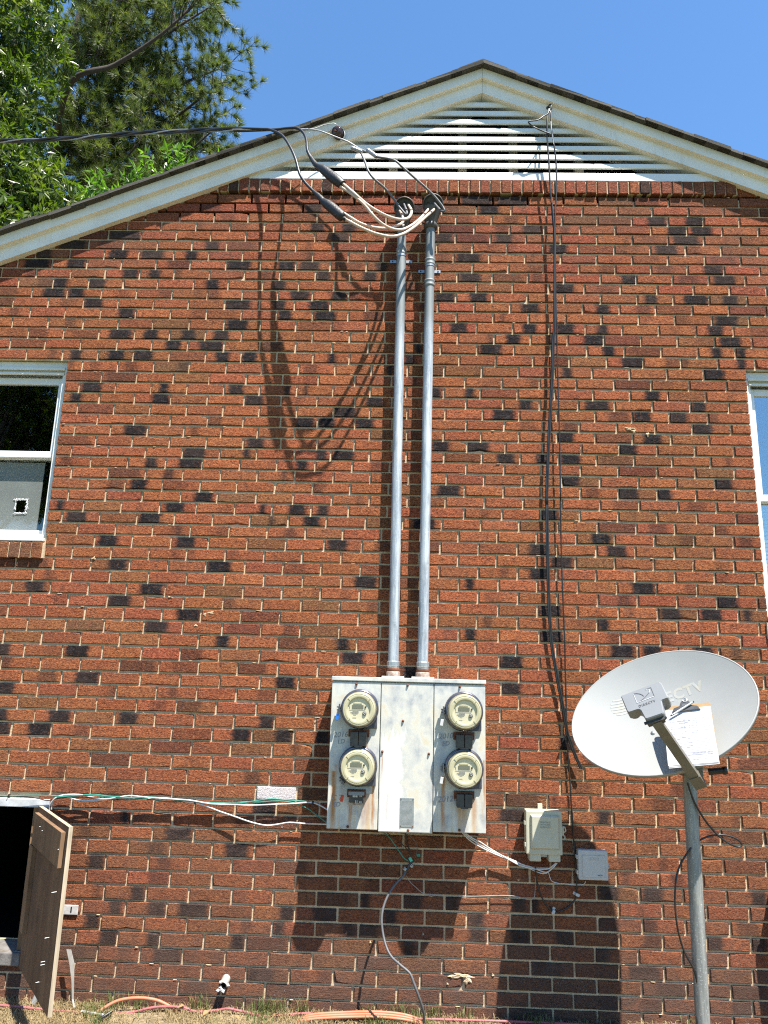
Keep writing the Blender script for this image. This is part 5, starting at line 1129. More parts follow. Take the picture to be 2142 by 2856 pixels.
q.tube([(.978, -.0605, .668), (.986, -.0608, .6645), (.995, -.0608, .6645), (1.003, -.0605, .668)], .0009, 5); q.tube([(.981, -.0605, .667), (.989, -.0608, .6685), (.995, -.0608, .6685), (1.0, -.0605, .667)], .0007, 5)
q.build('oval_emblem', 'emb_d', gl)
for z in (.745, .675):
    q = MB(); q.box(.879, .8868, -.05, -.02, z - .009, z + .009, bev=.002); q.build('hinge', 'lgrey', gb)
q = MB(); q.box(1.031, 1.037, -.048, -.02, .695, .722, bev=.002); q.lathe([(0, .004), (.003, .003), (.0035, 0)], (1.0345, -.048, .702), (0, -1, 0), 8); q.build('latch', 'lgrey', gb)

def cable(name, key, r, mt, label, cat='cable', group=None, res=4, seg=8):
    return tag(MB().tube(PATHS[key], r, seg, res=res).build(name, mt), label, cat, group)
cable('white_cable', 'white1', .0034, 'white', 'white cable from the cabinet bottom to the telephone box, passing lowest under its ports')
cable('white_cable', 'white2', .0030, 'white', 'upper white cable from the cabinet bottom to the telephone box')
cable('white_cable', 'white3', .0028, 'white', 'lower white cable from the cabinet bottom to the telephone box')
cable('thin_wire', 'wirebox', .0018, 'white', 'thin pale wire joining the telephone box to the small grey box')
cable('thin_wire', 'wiregnd', .0017, 'greypvc', 'thin dull wire along the wall from telephone box to the grounding clamp')

# grounding clamp under the cabinet
cable('grounding_wire', 'green', .0030, 'green', 'green grounding wire hanging below the cabinet to the clamp')
cable('black_wire', 'black1', .0042, 'blackwire', 'stout black wire from the cabinet bottom straight to the grounding clamp')
cable('black_wire', 'black2', .0022, 'blackwire', 'thin black wire slanting from under the cabinet to the grounding clamp')
cable('black_wire', 'black3', .0018, 'greywire', 'thin grey wire curving right from under the cabinet to the clamp')
gc = thing('grounding_clamp', PATHS['clamp2'][0], 'metal grounding clamp with screw lugs and a green tag below the cabinet', 'clamp')
p = Vector(PATHS['clampgreen'][0]); q = MB(); q.box(-.007, .007, -.002, .002, -.010, .010, xf=Matrix.Translation(p) @ Matrix.Rotation(-.5, 4, 'Y')); q.build('green_tag', simple('green_tag_plastic', (.05, .42, .30), None, 30, .5), gc)
for k, mt in (('clamp1', 'zinc'), ('clamp2', 'zinc')):
    p = Vector(PATHS[k][0]); q = MB(); q.box(-.007, .007, -.012, .010, -.007, .007, bev=.002, xf=Matrix.Translation(p) @ Matrix.Rotation(.6, 4, 'Y')); q.lathe([(0, .006), (.004, .006), (.005, 0)], p + Vector((0, -.012, 0)), (0, -1, 0), 8); q.build('lug', mt, gc)
a, b = Vector(PATHS['clamp1'][0]), Vector(PATHS['clamp2'][0]); q = MB(); q.tube([a + Vector((.006, .0, .03)), (a + b) / 2, b + Vector((.002, 0, -.02))], .0075, 8); q.build('clamp_body', 'breaker', gc)
cable('ground_cable', 'greycable', .0058, 'greycab', 'thick slate grey cable curving from the grounding clamp down to the ground', res=5)
p = Vector(PATHS['tag2'][0]); tag(MB().box(p.x - .009, p.x + .009, -.006, -.002, p.z - .007, p.z + .007, bev=.001).build('plastic_tag', 'green'), 'dark green plastic tag on the shaded brick right of the clamp', 'tag')

# low-voltage cables on the left
cable('green_wire', 'g1', .0032, 'green', 'upper green wire stapled along the wall from the crawl space lintel', res=3)
cable('green_wire', 'g2', .0028, 'green', 'lower green wire in the bundle, dropping to the cabinet side', res=3)
cable('white_cable', 'w1', .0036, 'white', 'upper white cable along the wall ending high on the cabinet side', res=3)
cable('white_cable', 'w2', .0036, 'white', 'white cable along the wall that sags below the bundle to the cabinet', res=3)
cable('black_wire', 'k1', .0026, 'blackwire', 'thin black wire inside the cable bundle left of the cabinet', res=3)
for (i, key, lb) in [(13, 'w2', 'black cable tie where the sagging white cable leaves the bundle'), (19, 'w1', 'black cable tie near the left edge of the cabinet'), (2, 'g1', 'black cable tie on the green wire above the crawl space')]:
    p = Vector(PATHS[key][i]); q = MB(); q.tube([p + Vector((-.004, 0, 0)), p + Vector((.004, 0, 0))], .0095, 8, res=1); q.tube([p + Vector((0, -.008, -.004)), p + Vector((-.004, -.014, -.022))], .0014, 5, res=1)
    tag(q.build('cable_tie', 'blackwire'), lb, 'cable tie')

# unseen box added right of the frame to cast the lower right corner's shadow
db = thing('unseen_box', (2.02, -.07, .36), 'grey box added out of view on the right to cast the lower right shadow', 'utility box')
q = MB(); q.box(1.88, 2.16, -.15, -.003, .36, .80, bev=.006); q.build('housing', 'lgrey', db)
q = MB(); q.box(1.876, 2.164, -.17, -.1505, .355, .806, bev=.005); q.build('cover', 'lgrey', db)
q = MB(); q.box(2.164, 2.19, -.13, -.08, .55, .64, bev=.004); q.build('handle', 'breaker', db)

# ---------------------------------------------------------------- satellite dish
DC = Vector((1.183, -.5, 1.468)); DN = Vector((-.4568, -.7034, .5446)); DA = Vector((.8887, -.3339, .3142)); DB = Vector((-.0391, .6275, .7776))
RA, RB, DEPTH = .413, .308, .062
def dp(a, b, h=0.0): return DC + DA * a + DB * b + DN * h
def bowl(a, b): return -DEPTH * (1 - min(1, (a / RA) ** 2 + (b / RB) ** 2))
dish = thing('satellite_dish', (1.295, -.47, 0), 'large oval grey satellite dish on a steel pole in front of the brick wall', 'satellite dish')
q = MB(); SEG, RNG = 72, 14
for side, thk in ((0, 0.0), (1, -.004)):
    vs = []
    for i in range(RNG + 1):
        r = i / RNG
        for k in range(SEG):
            t = 2 * math.pi * k / SEG; a, b = RA * r * math.cos(t), RB * r * math.sin(t); vs.append(dp(a, b, bowl(a, b) + thk))
    fs = [(i * SEG + k, i * SEG + (k + 1) % SEG, (i + 1) * SEG + (k + 1) % SEG, (i + 1) * SEG + k) for i in range(RNG) for k in range(SEG)]
    q.add(vs, fs if side == 0 else [f[::-1] for f in fs], side, True)
refl = q.build('reflector', ['dish', 'dishback'], dish, recalc=False)
q = MB(); prof = [(0, .0), (.003, .0025), (.0065, .001), (.0075, -.004), (.0065, -.016), (.003, -.018), (.001, -.006)]
vs = []
for (e, h) in prof:
    for k in range(SEG):
        t = 2 * math.pi * k / SEG; vs.append(dp((RA + e) * math.cos(t), (RB + e) * math.sin(t), h))
q.add(vs, [(i * SEG + k, i * SEG + (k + 1) % SEG, (i + 1) * SEG + (k + 1) % SEG, (i + 1) * SEG + k) for i in range(len(prof) - 1) for k in range(SEG)], 0, True)
q.build('rim', 'dish', dish)
def on_bowl(mb, polys, lift=.0008, mi=0):
    for poly in polys: mb.add([dp(a, b, bowl(a, b) + lift) for a, b in poly], [tuple(range(len(poly)))], mi)
# faded lettering across the dish
cu = bpy.data.curves.new('lettering', 'FONT'); cu.body = 'DIRECTV'; cu.size = .085; cu.resolution_u = 3; cu.offset = .0035; cu.space_character = 1.12
tmp = bpy.data.objects.new('lettering', cu); COL.objects.link(tmp); me = tmp.to_mesh()
ox, oy = -.085, .066; wt = max(v.co.x for v in me.vertices); sc = .300 / wt
q = MB(); q.add([dp(ox + v.co.x * sc, oy + v.co.x * sc * .02 + v.co.y * sc * 1.05, bowl(ox + v.co.x * sc, oy + v.co.y * sc) + .0012) for v in me.vertices], [tuple(f.vertices) for f in me.polygons])
tmp.to_mesh_clear(); bpy.data.objects.remove(tmp); bpy.data.curves.remove(cu)
q.build('faded_lettering', 'print', refl, recalc=False)
q = MB()
for k in range(6):
    b0 = .105 - .036 + k * .0145; hw = math.sqrt(max(0, .045 ** 2 - (b0 - .105) ** 2)); pts = []
    for s in range(9): pts.append((-.1735 - hw + 2 * hw * s / 8, b0 - .003 * math.sin(math.pi * s / 8)))
    for s in range(8, -1, -1): pts.append((-.1735 - hw + 2 * hw * s / 8, b0 + .006 - .001 * math.sin(math.pi * s / 8)))
    if hw > .01: on_bowl(q, [pts], .001)
q.build('faded_emblem', 'print', refl, recalc=False)
q = MB(); c = dp(-.069, -.064, bowl(-.069, -.064)); q.lathe([(0, .006), (.004, .0062), (.0042, .003), (.010, .0035), (.011, 0)], c, DN, 16); q.build('bolt', 'zinc', dish)
# pole, bracket, feed arm
q = MB(); q.tube([(1.290, -.47, -.35), (1.306, -.47, 1.285)], .0298, 26, res=1); q.build('pole', 'pole', dish)
q = MB(); q.box(1.262, 1.350, -.520, -.425, 1.185, 1.305, bev=.006); br = q.build('mount_bracket', 'olive', dish)
q = MB(); q.tube([(1.30, -.50, 1.27), dp(.03, -.12, -.075)], .032, 10, res=1); q.build('back_frame', 'dishback', dish)
q = MB(); q.tube([(1.34, -.60, 1.215), (1.40, -.62, 1.225)], .014, 10, res=1); q.lathe([(0, .02), (.017, .018), (.017, 0), (0, -.002)], (1.395, -.62, 1.224), (1, -.3, .1), 10); q.build('adjust_bolt', 'blackwire', dish)
A0, A1 = dp(.045, -.362, -.035), dp(-.012, -.296, .372)
def bar(mb, p0, p1, up, w0, w1, t0, t1, mi=0):
    d = (p1 - p0).normalized(); s = d.cross(up).normalized(); u = s.cross(d)
    vs = []
    for p, w, t in ((p0, w0, t0), (p1, w1, t1)): vs += [p - s * w - u * t, p + s * w - u * t, p + s * w + u * t, p - s * w + u * t]
    mb.add(vs, [(0, 3, 2, 1), (4, 5, 6, 7), (0, 1, 5, 4), (1, 2, 6, 5), (2, 3, 7, 6), (3, 0, 4, 7)], mi)
q = MB(); bar(q, A0, A1, DB, .0195, .0195, .017, .015); arm = q.build('feed_arm', 'olive', dish)
q = MB(); bar(q, A0 - (A1 - A0) * .03, A0 + (A1 - A0) * .14, DB, .0235, .0235, .021, .020); q.build('arm_shoe', 'olive', arm)
q = MB(); bar(q, A1 - DN * .012, A1 + DN * .012, DB, .034, .036, .013, .013); q.tube([A1 + DA * .036, A1 + DA * .044], .005, 8, res=1); q.tube([A1 - DA * .036, A1 - DA * .046], .006, 8, res=1); q.build('feed_clamp', 'breaker', dish)
LN = [(-.1112, -.164), (-.107, -.158), (.0475, -.1455), (.0545, -.148), (.0595, -.158), (.0655, -.226), (.062, -.231), (.042, -.2335), (.0365, -.238), (.029, -.2905), (.024, -.2955), (-.041, -.2985), (-.046, -.295), (-.0535, -.254), (-.059, -.2465), (-.067, -.2435), (-.1015, -.2443), (-.106, -.240)]
q = MB(); q.prism(LN, DC + DN * .355, DA, DB, DN, 0, .047, cham=.004); lnb = q.build('feed_unit', 'lnb', dish)
q = MB()
for (a, b) in [(-.085, -.205), (-.02, -.205), (.04, -.205)]: q.lathe([(.022, 0), (.026, -.03), (.024, -.034), (0, -.036)], DC + DN * .355 + DA * a + DB * b, DN, 18)
q.build('feed_horn', 'dishback', lnb)
FO = DC + DN * .4028
def stroke(mb, pts, w):
    for (p0, p1) in zip(pts[:-1], pts[1:]):
        d = Vector((p1[0] - p0[0], p1[1] - p0[1])); L = d.length
        if L < 1e-6: continue
        d /= L; n = Vector((-d.y, d.x)) * w / 2
        c = [(p0[0] - n.x, p0[1] - n.y), (p1[0] - n.x, p1[1] - n.y), (p1[0] + n.x, p1[1] + n.y), (p0[0] + n.x, p0[1] + n.y)]
        mb.prism(c, FO, DA, DB, DN, -.001, .0008)
q = MB(); stroke(q, [(-.0598, -.1687), (-.0574, -.2157)], .0016); stroke(q, [(-.0574, -.2157), (.0162, -.2085)], .0016); stroke(q, [(-.0085, -.1665), (.0035, -.168), (.0062, -.175), (.003, -.186)], .002); q.build('logo_highlight', 'emb_l', lnb)  # pale strokes paint the lit edges of the logo relief
q = MB(); stroke(q, [(.0162, -.2085), (.0146, -.1637), (-.0091, -.1644)], .0018); stroke(q, [(-.0598, -.1687), (-.0475, -.1712), (-.036, -.177), (-.027, -.186), (-.0235, -.1935)], .0024); stroke(q, [(.004, -.182), (-.008, -.192), (-.025, -.2035), (-.046, -.2135)], .0018); q.build('logo_shade', 'emb_d', lnb)  # dark strokes paint the shaded edges of the same relief
text_part('feed_lettering', 'DIRECTV', .0150, FO + DA * -.0555 + DB * -.2385, DA + DB * .06, DB, 'emb_d', lnb, .0004, width=1.22)
tag(MB().tube(PATHS['dishcable'], .0042, 8, res=4).build('coax_cable', 'blackwire'), 'black coaxial cable looping from the dish arm down beside the pole', 'cable')

# ---------------------------------------------------------------- clipboard and pen
K = [Vector((-.0681, -.2826)), Vector((.138, -.326)), Vector((.2365, -.0728)), Vector((.0362, -.0293))]   # bl, br, tr, tl on the dish plane
H = .034
kx = (K[1] - K[0] + K[2] - K[3]) / 2; ky = (K[3] - K[0] + K[2] - K[1]) / 2; KW, KH = kx.length, ky.length
kc = (K[0] + K[1] + K[2] + K[3]) / 4
KX = (DA * kx.x + DB * kx.y).normalized(); KY = (DA * ky.x + DB * ky.y); KY = (KY - KX * KY.dot(KX)).normalized(); KN = KX.cross(KY)
KO = DC + DA * kc.x + DB * kc.y + DN * H
cb = thing('clipboard', dp(K[0].x, K[0].y, H), 'clipboard with a filled-in white form leaning in the satellite dish', 'clipboard')
def rr(w, h, r, n=4):
    out = []
    for (cx, cy, a0) in ((w / 2 - r, h / 2 - r, 0), (-w / 2 + r, h / 2 - r, 90), (-w / 2 + r, -h / 2 + r, 180), (w / 2 - r, -h / 2 + r, 270)):
        for k in range(n + 1):
            a = math.radians(a0 + 90 * k / n); out.append((cx + r * math.cos(a), cy + r * math.sin(a)))
    return out
bw, bh = KW * .945, KH * 1.03
q = MB(); q.prism(rr(bw, bh, .012), KO + KY * .006, KX, KY, KN, -.003, 0); q.build('board', 'hardboard', cb)
krg = random.Random(2)
for k in range(3):
    q = MB(); a = krg.uniform(-.02, .02) if k < 2 else 0; ca, sa = math.cos(a), math.sin(a)
    poly = [(x * ca - y * sa - .004, x * sa + y * ca - .008 - .004 * (2 - k)) for x, y in ((-KW * .485, -KH * .5), (KW * .485, -KH * .5), (KW * .485, KH * .485), (-KW * .485, KH * .485))]
    q.prism(poly, KO, KX, KY, KN, .0004 + k * .0016, .0016 + k * .0016); sh = q.build('paper_sheet', 'paper', cb)
q = MB(); h0 = .0049
def ln(x0, x1, y0, y1): q.prism([(x0, y0), (x1, y0), (x1, y1), (x0, y1)], KO, KX, KY, KN, h0, h0 + .0003)
for y in (.070, .060, .050, .036, .026, .010): ln(-.078, .082, y, y + .0014)
for x in (-.078, -.02, .0, .03, .082): ln(x, x + .0014, .010, .070)
for k in range(17): ln(-.078, .078, -.012 - k * .0066, -.0108 - k * .0066)
for k in range(30):
    y = krg.choice([-.018, -.026, -.046, -.053, -.060, -.067, .053, .03, .063]); x = krg.uniform(-.06, .0); ln(x, x + krg.uniform(.004, .014), y, y + .0022)
for (x0, x1, y) in [(-.078, -.03, .001), (-.004, .03, .001), (0.0, .05, -.095), (-.02, .05, -.103), (.06, .078, -.095), (.06, .078, -.104), (-.02, .055, -.126)]:
    k = x0
    while k < x1: ln(k, k + .0042, y, y + .0026); k += .0055
q.build('form_print', 'ink', sh)
CT = KO + KY * (KH * .5 - .004) + KX * -.005
q = MB(); q.prism([(-.060, -.022), (.060, -.022), (.052, -.006), (.026, .003), (.020, .022), (.012, .032), (-.012, .032), (-.020, .022), (-.026, .003), (-.052, -.006)], CT, KX, KY, KN, .0055, .013, cham=.004); cl = q.build('spring_clip', 'chrome', cb)
q = MB(); q.lathe([(.0055, .0), (.0065, .004), (.0115, .004), (.0125, .0)], CT + KY * .030 + KN * .011, KN, 18); q.build('hang_ring', 'zinc', cl)
q = MB(); q.prism([(-.014, .001), (.014, .001), (.014, .009), (-.014, .009)], CT, KX, KY, KN, .0128, .0138); q.build('clip_badge', 'emb_d', cl)
pt = thing('pen', CT + KX * -.06 + KN * .016, 'silver white pen tucked under the clip of the clipboard', 'pen')
p0 = CT + KX * -.070 + KY * -.047 + KN * .0165; p1 = CT + KX * .034 + KY * .010 + KN * .020
q = MB(); q.tube([p0 + (p1 - p0) * .1, p1], .0043, 10, res=1); q.build('barrel', 'emb_l', pt)
q = MB(); q.tube([p0, p0 + (p1 - p0) * .06, p0 + (p1 - p0) * .16], [.0008, .003, .0046], 10, res=2); q.build('tip', 'breaker', pt)
q = MB(); q.tube([p1 - (p1 - p0) * .0, p1 + (p1 - p0) * .05], .0035, 8, res=1); q.build('button', 'breaker', pt)

# ---------------------------------------------------------------- things at the foot of the wall
def gtube(name, pts, r, mt, label, cat, group=None, res=5, seg=8):
    return tag(MB().tube(pts, r, seg, res=res).build(name, mt), label, cat, group)
gtube('pink_cable', [(-3.2, -.10, .02), (-2.4, -.10, .020), (-1.95, -.10, .018), (-1.7, -.11, .012), (-1.5, -.10, .0), (-1.3, -.08, -.008), (-1.15, -.06, .018), (-1.02, -.06, .022), (-.95, -.06, .006), (-.85, -.05, .012), (-.8, -.05, .02), (-.74, -.05, .012),
                     (-.62, -.05, -.006), (-.5, -.06, .010), (-.4, -.06, .016), (-.25, -.07, .006), (0, -.08, .018), (.3, -.07, .018), (.6, -.06, .016), (1.1, -.06, .012), (1.8, -.07, .0)], .0062, 'pink', 'faded pink cable lying along the foot of the brick wall', 'cable')
gtube('orange_cable', [(-1.44, -.13, -.012), (-1.40, -.11, .010), (-1.33, -.08, .045), (-1.24, -.06, .055), (-1.15, -.05, .045), (-1.08, -.05, .02), (-1.0, -.06, -.01)], .0078, 'orange', 'short orange cable arching out of the grass near the plywood door', 'cable')
for k, lb in enumerate(('topmost of the orange cables lying under the meter cabinet', 'middle one of the orange cables lying under the meter cabinet', 'lowest of the orange cables lying under the meter cabinet')):
    gtube('orange_cable', [(-.46, -.09 - k * .013, -.008), (-.40, -.09 - k * .014, .022 - k * .004), (-.26, -.085 - k * .013, .035 - k * .005), (-.10, -.08 - k * .012, .042 - k * .006), (.02, -.075 - k * .012, .036 - k * .006), (.10, -.075 - k * .012, .02 - k * .004), (.16, -.075 - k * .012, -.008)], .0068, 'orange', lb, 'cable', 'orange cables under the cabinet')
pv = thing('drain_stub', (-.828, -.03, .09), 'cut white plastic pipe stub sticking out near the foot of the wall', 'pipe')
q = MB(); q.tube([(-.828, .03, .135), (-.828, -.075, .122)], .0205, 18, cap=False, res=1); q.tube([(-.828, .03, .135), (-.828, -.072, .1222)], .0165, 18, cap=False, res=1); q.build('pipe_wall', 'pvc', pv)
q = MB(); q.lathe([(0, 0), (.0166, 0)], (-.828, -.045, .1256), (0, -1, 0), 18, smooth=False); q.build('dark_bore', 'black', pv)
q = MB(); drg2 = random.Random(8)
for k in range(7): blob(q, -.828 + drg2.uniform(-.026, .026), -.066 + drg2.uniform(-.006, .006), .123 + drg2.uniform(-.026, .026), .008, .006, .007, drg2)
q.build('sealant', 'crack', pv)
gp = [Vector((-1.742, -.05, .01)), Vector((-1.715, -.035, .10)), Vector((-1.66, -.09, .005)), Vector((-1.712, -.045, .098))]
gtube('grey_pipe', [gp[0], gp[1]], .0135, 'greypvc', 'short grey plastic pipe standing upright behind the plywood door', 'pipe', res=1, seg=14)
gtube('grey_pipe', [gp[2], gp[3]], .0125, 'greypvc', 'short grey plastic pipe leaning beside the plywood door', 'pipe', res=1, seg=14)
gtube('black_hose', [(-1.375, -.215, .008), (-1.35, -.175, .016), (-1.325, -.15, .028)], .008, 'blackwire', 'short piece of black hose lying on the dry grass', 'hose')
gtube('red_wire', [(-1.722, -.04, .09), (-1.73, -.05, .118), (-1.715, -.052, .108), (-1.708, -.05, .126)], .003, 'red', 'frayed red wire ends sticking out of the grey pipe', 'wire')
q = MB(); pts = [Vector((-1.60, -.05, .25)), Vector((-1.575, -.055, .19)), Vector((-1.560, -.06, .12)), Vector((-1.548, -.065, .04)), Vector((-1.53, -.08, .008))]
for a, b, w0, w1 in zip(pts[:-1], pts[1:], (.011, .012, .006, .004), (.012, .006, .004, .003)):
    q.add([a + Vector((-w0, 0, 0)), a + Vector((w0, 0, 0)), b + Vector((w1, 0, 0)), b + Vector((-w1, 0, 0)), a + Vector((-w0, .003, 0)), a + Vector((w0, .003, 0)), b + Vector((w1, .003, 0)), b + Vector((-w1, .003, 0))], [(0, 1, 2, 3), (7, 6, 5, 4), (0, 3, 7, 4), (1, 5, 6, 2)])
tag(q.build('plastic_strip', 'pvc'), 'torn white plastic strip hanging on the wall behind the plywood door', 'plastic strip')
q = MB(); drg3 = random.Random(12)
for k in range(6): blob(q, -1.47 + k * .022 + drg3.uniform(-.006, .006), -.12 - .006 * k, .012, .016, .008, .006, drg3)
tag(q.build('plastic_scrap', 'pvc'), 'crumpled white plastic scrap in the grass near the door', 'scrap')
# dry leaves
lrg = random.Random(31)
for k, (x, y) in enumerate([(-1.04, -.07), (-.9, -.14), (-.72, -.17), (-.55, -.1)]):
    q = MB(); a = lrg.uniform(0, 6.3); L, Wd = .035, .014
    d = Vector((math.cos(a), math.sin(a), .35)); s = Vector((-math.sin(a), math.cos(a), .2)); o_ = Vector((x, y, .022))
    q.add([o_, o_ + d * L * .5 + s * Wd + Vector((0, 0, .006)), o_ + d * L, o_ + d * L * .5 - s * Wd + Vector((0, 0, .006)), o_ + d * L * .5], [(0, 1, 4), (1, 2, 4), (2, 3, 4), (3, 0, 4)])
    tag(q.build('dry_leaf', simple('dry_leaf_%d' % k, (.30, .17, .07), None, 30, .8)), ['curled brown leaf by the wall, first from the plywood door', 'curled brown leaf on the grass, second from the plywood door', 'curled brown leaf on the grass, third from the plywood door', 'curled brown leaf on the grass, farthest from the plywood door'][k], 'leaf', 'dry leaves on the grass')

# dry grass
gr = MB(); grg = random.Random(17)
def clump_green(x, y): return math.sin(x * 9.1 + 1.3) + math.sin(x * 23.7 + y * 17) * .7 + math.sin(y * 31 + x * 5) * .4
tones = []
def blade(x, y, L, w, lean, az, t):
    bx, by = math.cos(az), math.sin(az); s = Vector((-by, bx, 0)) * w / 2; p = Vector((x, y, -.002))
    m = p + Vector((bx * lean * L * .4, by * lean * L * .4, L * .55)); e = p + Vector((bx * lean * L, by * lean * L, L * (1 - .45 * lean)))
    gr.add([p - s, p + s, m + s * .8, m - s * .8, e], [(0, 1, 2, 3), (3, 2, 4)]); tones.extend([t, t])
for k in range(80000):
    x = grg.uniform(-3.1, 2.4); y = -abs(grg.gauss(0, .55)) + .0
    if y > -.012 or y < -1.9: continue
    dens = .55 + .45 * math.sin(x * 3.1 + 2) + .3 * math.sin(x * 11 + y * 7)
    if x > .75 and x < 1.15: dens *= .4
    if -.86 < x < -.55: dens *= .35
    if grg.random() > dens + .35: continue
    gv = clump_green(x, y)
    if gv > .9 and grg.random() < .55: t = grg.uniform(.72, 1.0); L = grg.uniform(.03, .075); lean = grg.uniform(.1, .8)
    else: t = grg.uniform(0, .66); L = grg.uniform(.012, .042); lean = grg.uniform(.6, 1.6)
    if y > -.06 and grg.random() < .4: L *= 1.35
    blade(x, y, L, grg.uniform(.0016, .0036), lean, grg.uniform(0, 6.283), t)
for (cx, n) in [(-.62, 90), (-.55, 50), (-.44, 60), (-1.35, 50), (-.95, 60), (-.12, 40), (.02, 50), (.18, 50), (.33, 40), (-1.22, 30)]:
    for k in range(n): blade(cx + grg.gauss(0, .025), -.02 - abs(grg.gauss(0, .02)), grg.uniform(.04, .10), grg.uniform(.002, .004), grg.uniform(.1, .7), grg.uniform(0, 6.283), grg.uniform(.6, 1.0))
gr.at['tone'] = tones
tag(gr.build('dry_grass', 'grass', recalc=False), 'dry straw-coloured grass with green tufts at the foot of the wall', 'grass', kind='stuff')

# ---------------------------------------------------------------- trees behind the house
def unit(rg):
    while True:
        v = Vector((rg.uniform(-1, 1), rg.uniform(-1, 1), rg.uniform(-1, 1)))
        if 0.05 < v.length < 1: return v.normalized()

def pine(base, H, R0, label, seed, limbs, group=None, needles=32, zmin=6.0, dens=1.0):
    rg = random.Random(seed); t = thing('pine_tree', base, label, 'pine tree', group); B = Vector(base)
    tr = MB(); top = B + Vector((rg.uniform(-.3, .3), rg.uniform(-.3, .3), H))
    tr.tube([B, B + (top - B) * .3 + Vector((.12, .05, 0)), B + (top - B) * .65 + Vector((-.1, 0, 0)), top], [R0, R0 * .8, R0 * .5, .04], 12); tr.build('trunk', 'bark', t)
    br = MB(); nd = MB(); tn = []
    def tuft(p, d, L):
        tone = min(1, max(0, rg.gauss(.5, .2)))
        for k in range(needles):
            u = (d * rg.uniform(.35, 1.2) + unit(rg) * .8).normalized(); s = u.cross(unit(rg)).normalized() * rg.uniform(.003, .0058); l = L * rg.uniform(.7, 1.15)
            o_ = p + d * rg.uniform(-.06, .02)
            nd.add([o_ - s, o_ + s, o_ + u * l], [(0, 1, 2)]); tn.append(min(1, max(0, tone + rg.gauss(0, .15))))
    def twig(p, d, L, lvl):
        n = max(2, int(L / .16)); pts = [p]; q = p
        for k in range(n):
            d = (d + unit(rg) * .28 + Vector((0, 0, .06))).normalized(); q = q + d * (L / n); pts.append(q)
            if lvl == 0 and rg.random() < .9: twig(q, (d + unit(rg) * 1.0).normalized(), L * rg.uniform(.35, .6), 1)
            if lvl == 1 or k > n * .5: tuft(q, d, .17)
        br.tube(pts, [.012 if lvl == 0 else .006, .003], 4, res=1, cap=False)
        tuft(q, d, .19); tuft(q, d, .17)
    for li, (pts, r) in enumerate(limbs):
        pts = [Vector(p) for p in pts]; cs = catmull(pts, 7); br.tube(pts, [r, r * .6, .015], 8, res=7)
        n = len(cs)
        for i, p in enumerate(cs):
            f = i / (n - 1)
            if f < (.72 if li == 0 else .22): continue
            d = (cs[min(i + 1, n - 1)] - cs[max(0, i - 1)]).normalized()
            for k in range(2 if rg.random() < .55 * dens else 1):
                side = unit(rg); side = (side - d * side.dot(d)).normalized()
                twig(p, (d * .55 + side + Vector((0, 0, .1))).normalized(), rg.uniform(.5, 1.15) * (1.15 - .4 * f), 0)
    br.build('limbs', 'bark', t); nd.at['tone'] = tn
    o_ = nd.build('crown', 'needle', t, recalc=False)
    return t

PB = (-7.6, 9.6, 0)
def L_(pts, r): return (pts, r)
limbs = [L_([(-7.5, 9.5, 11.6), (-6.06, 6.89, 11.57), (-5.23, 6.8, 11.99), (-4.62, 6.75, 12.42), (-4.15, 6.71, 12.87), (-3.83, 6.71, 13.34)], .062)]
prg = random.Random(77)
for (z0, ex, ey, ez, r) in [(10.4, -3.3, 8.3, 11.9, .06), (10.0, -3.6, 9.2, 11.0, .06), (11.2, -3.5, 8.9, 12.7, .06), (12.0, -3.3, 8.6, 13.3, .07), (12.8, -3.4, 9.3, 14.4, .07), (13.6, -3.7, 8.8, 15.4, .07),
                             (9.4, -4.6, 8.4, 10.4, .05), (10.8, -4.9, 8.0, 11.4, .05), (11.8, -4.6, 9.8, 12.4, .05), (12.6, -4.6, 9.2, 13.2, .05), (13.5, -4.9, 9.0, 14.3, .05), (14.5, -4.2, 9.5, 16.2, .06), (15.0, -5.2, 8.8, 16.0, .06),
                             (14.0, -5.8, 8.2, 14.9, .05), (13.0, -6.0, 8.3, 13.9, .05), (11.4, -6.0, 8.3, 11.9, .04), (10.2, -6.2, 8.6, 10.6, .04), (9.2, -5.9, 9.0, 9.8, .04), (12.2, -6.4, 8.4, 12.6, .04), (15.6, -6.4, 8.8, 16.6, .05),
                             (14.8, -9.6, 9.0, 15.6, .06), (13.2, -10.0, 8.6, 13.8, .06), (11.6, -10.0, 9.6, 12.2, .06), (10.4, -9.8, 8.6, 10.8, .05), (16.4, -7.6, 8.4, 17.6, .05), (15.6, -8.6, 10.8, 16.6, .05)]:
    s = Vector((-7.6, 9.6, z0)); e = Vector((ex - (.6 if ex > -4.5 else .25), ey, ez)); m1 = s + (e - s) * .35 + Vector((prg.uniform(-.2, .2), prg.uniform(-.3, .3), -.25)); m2_ = s + (e - s) * .7 + Vector((prg.uniform(-.2, .2), prg.uniform(-.3, .3), -.2))
    limbs.append(L_([s, m1, m2_, e], r))
pine(PB, 18.5, .24, 'tall loblolly-like pine with long diagonal limb behind the roof', 5, limbs)

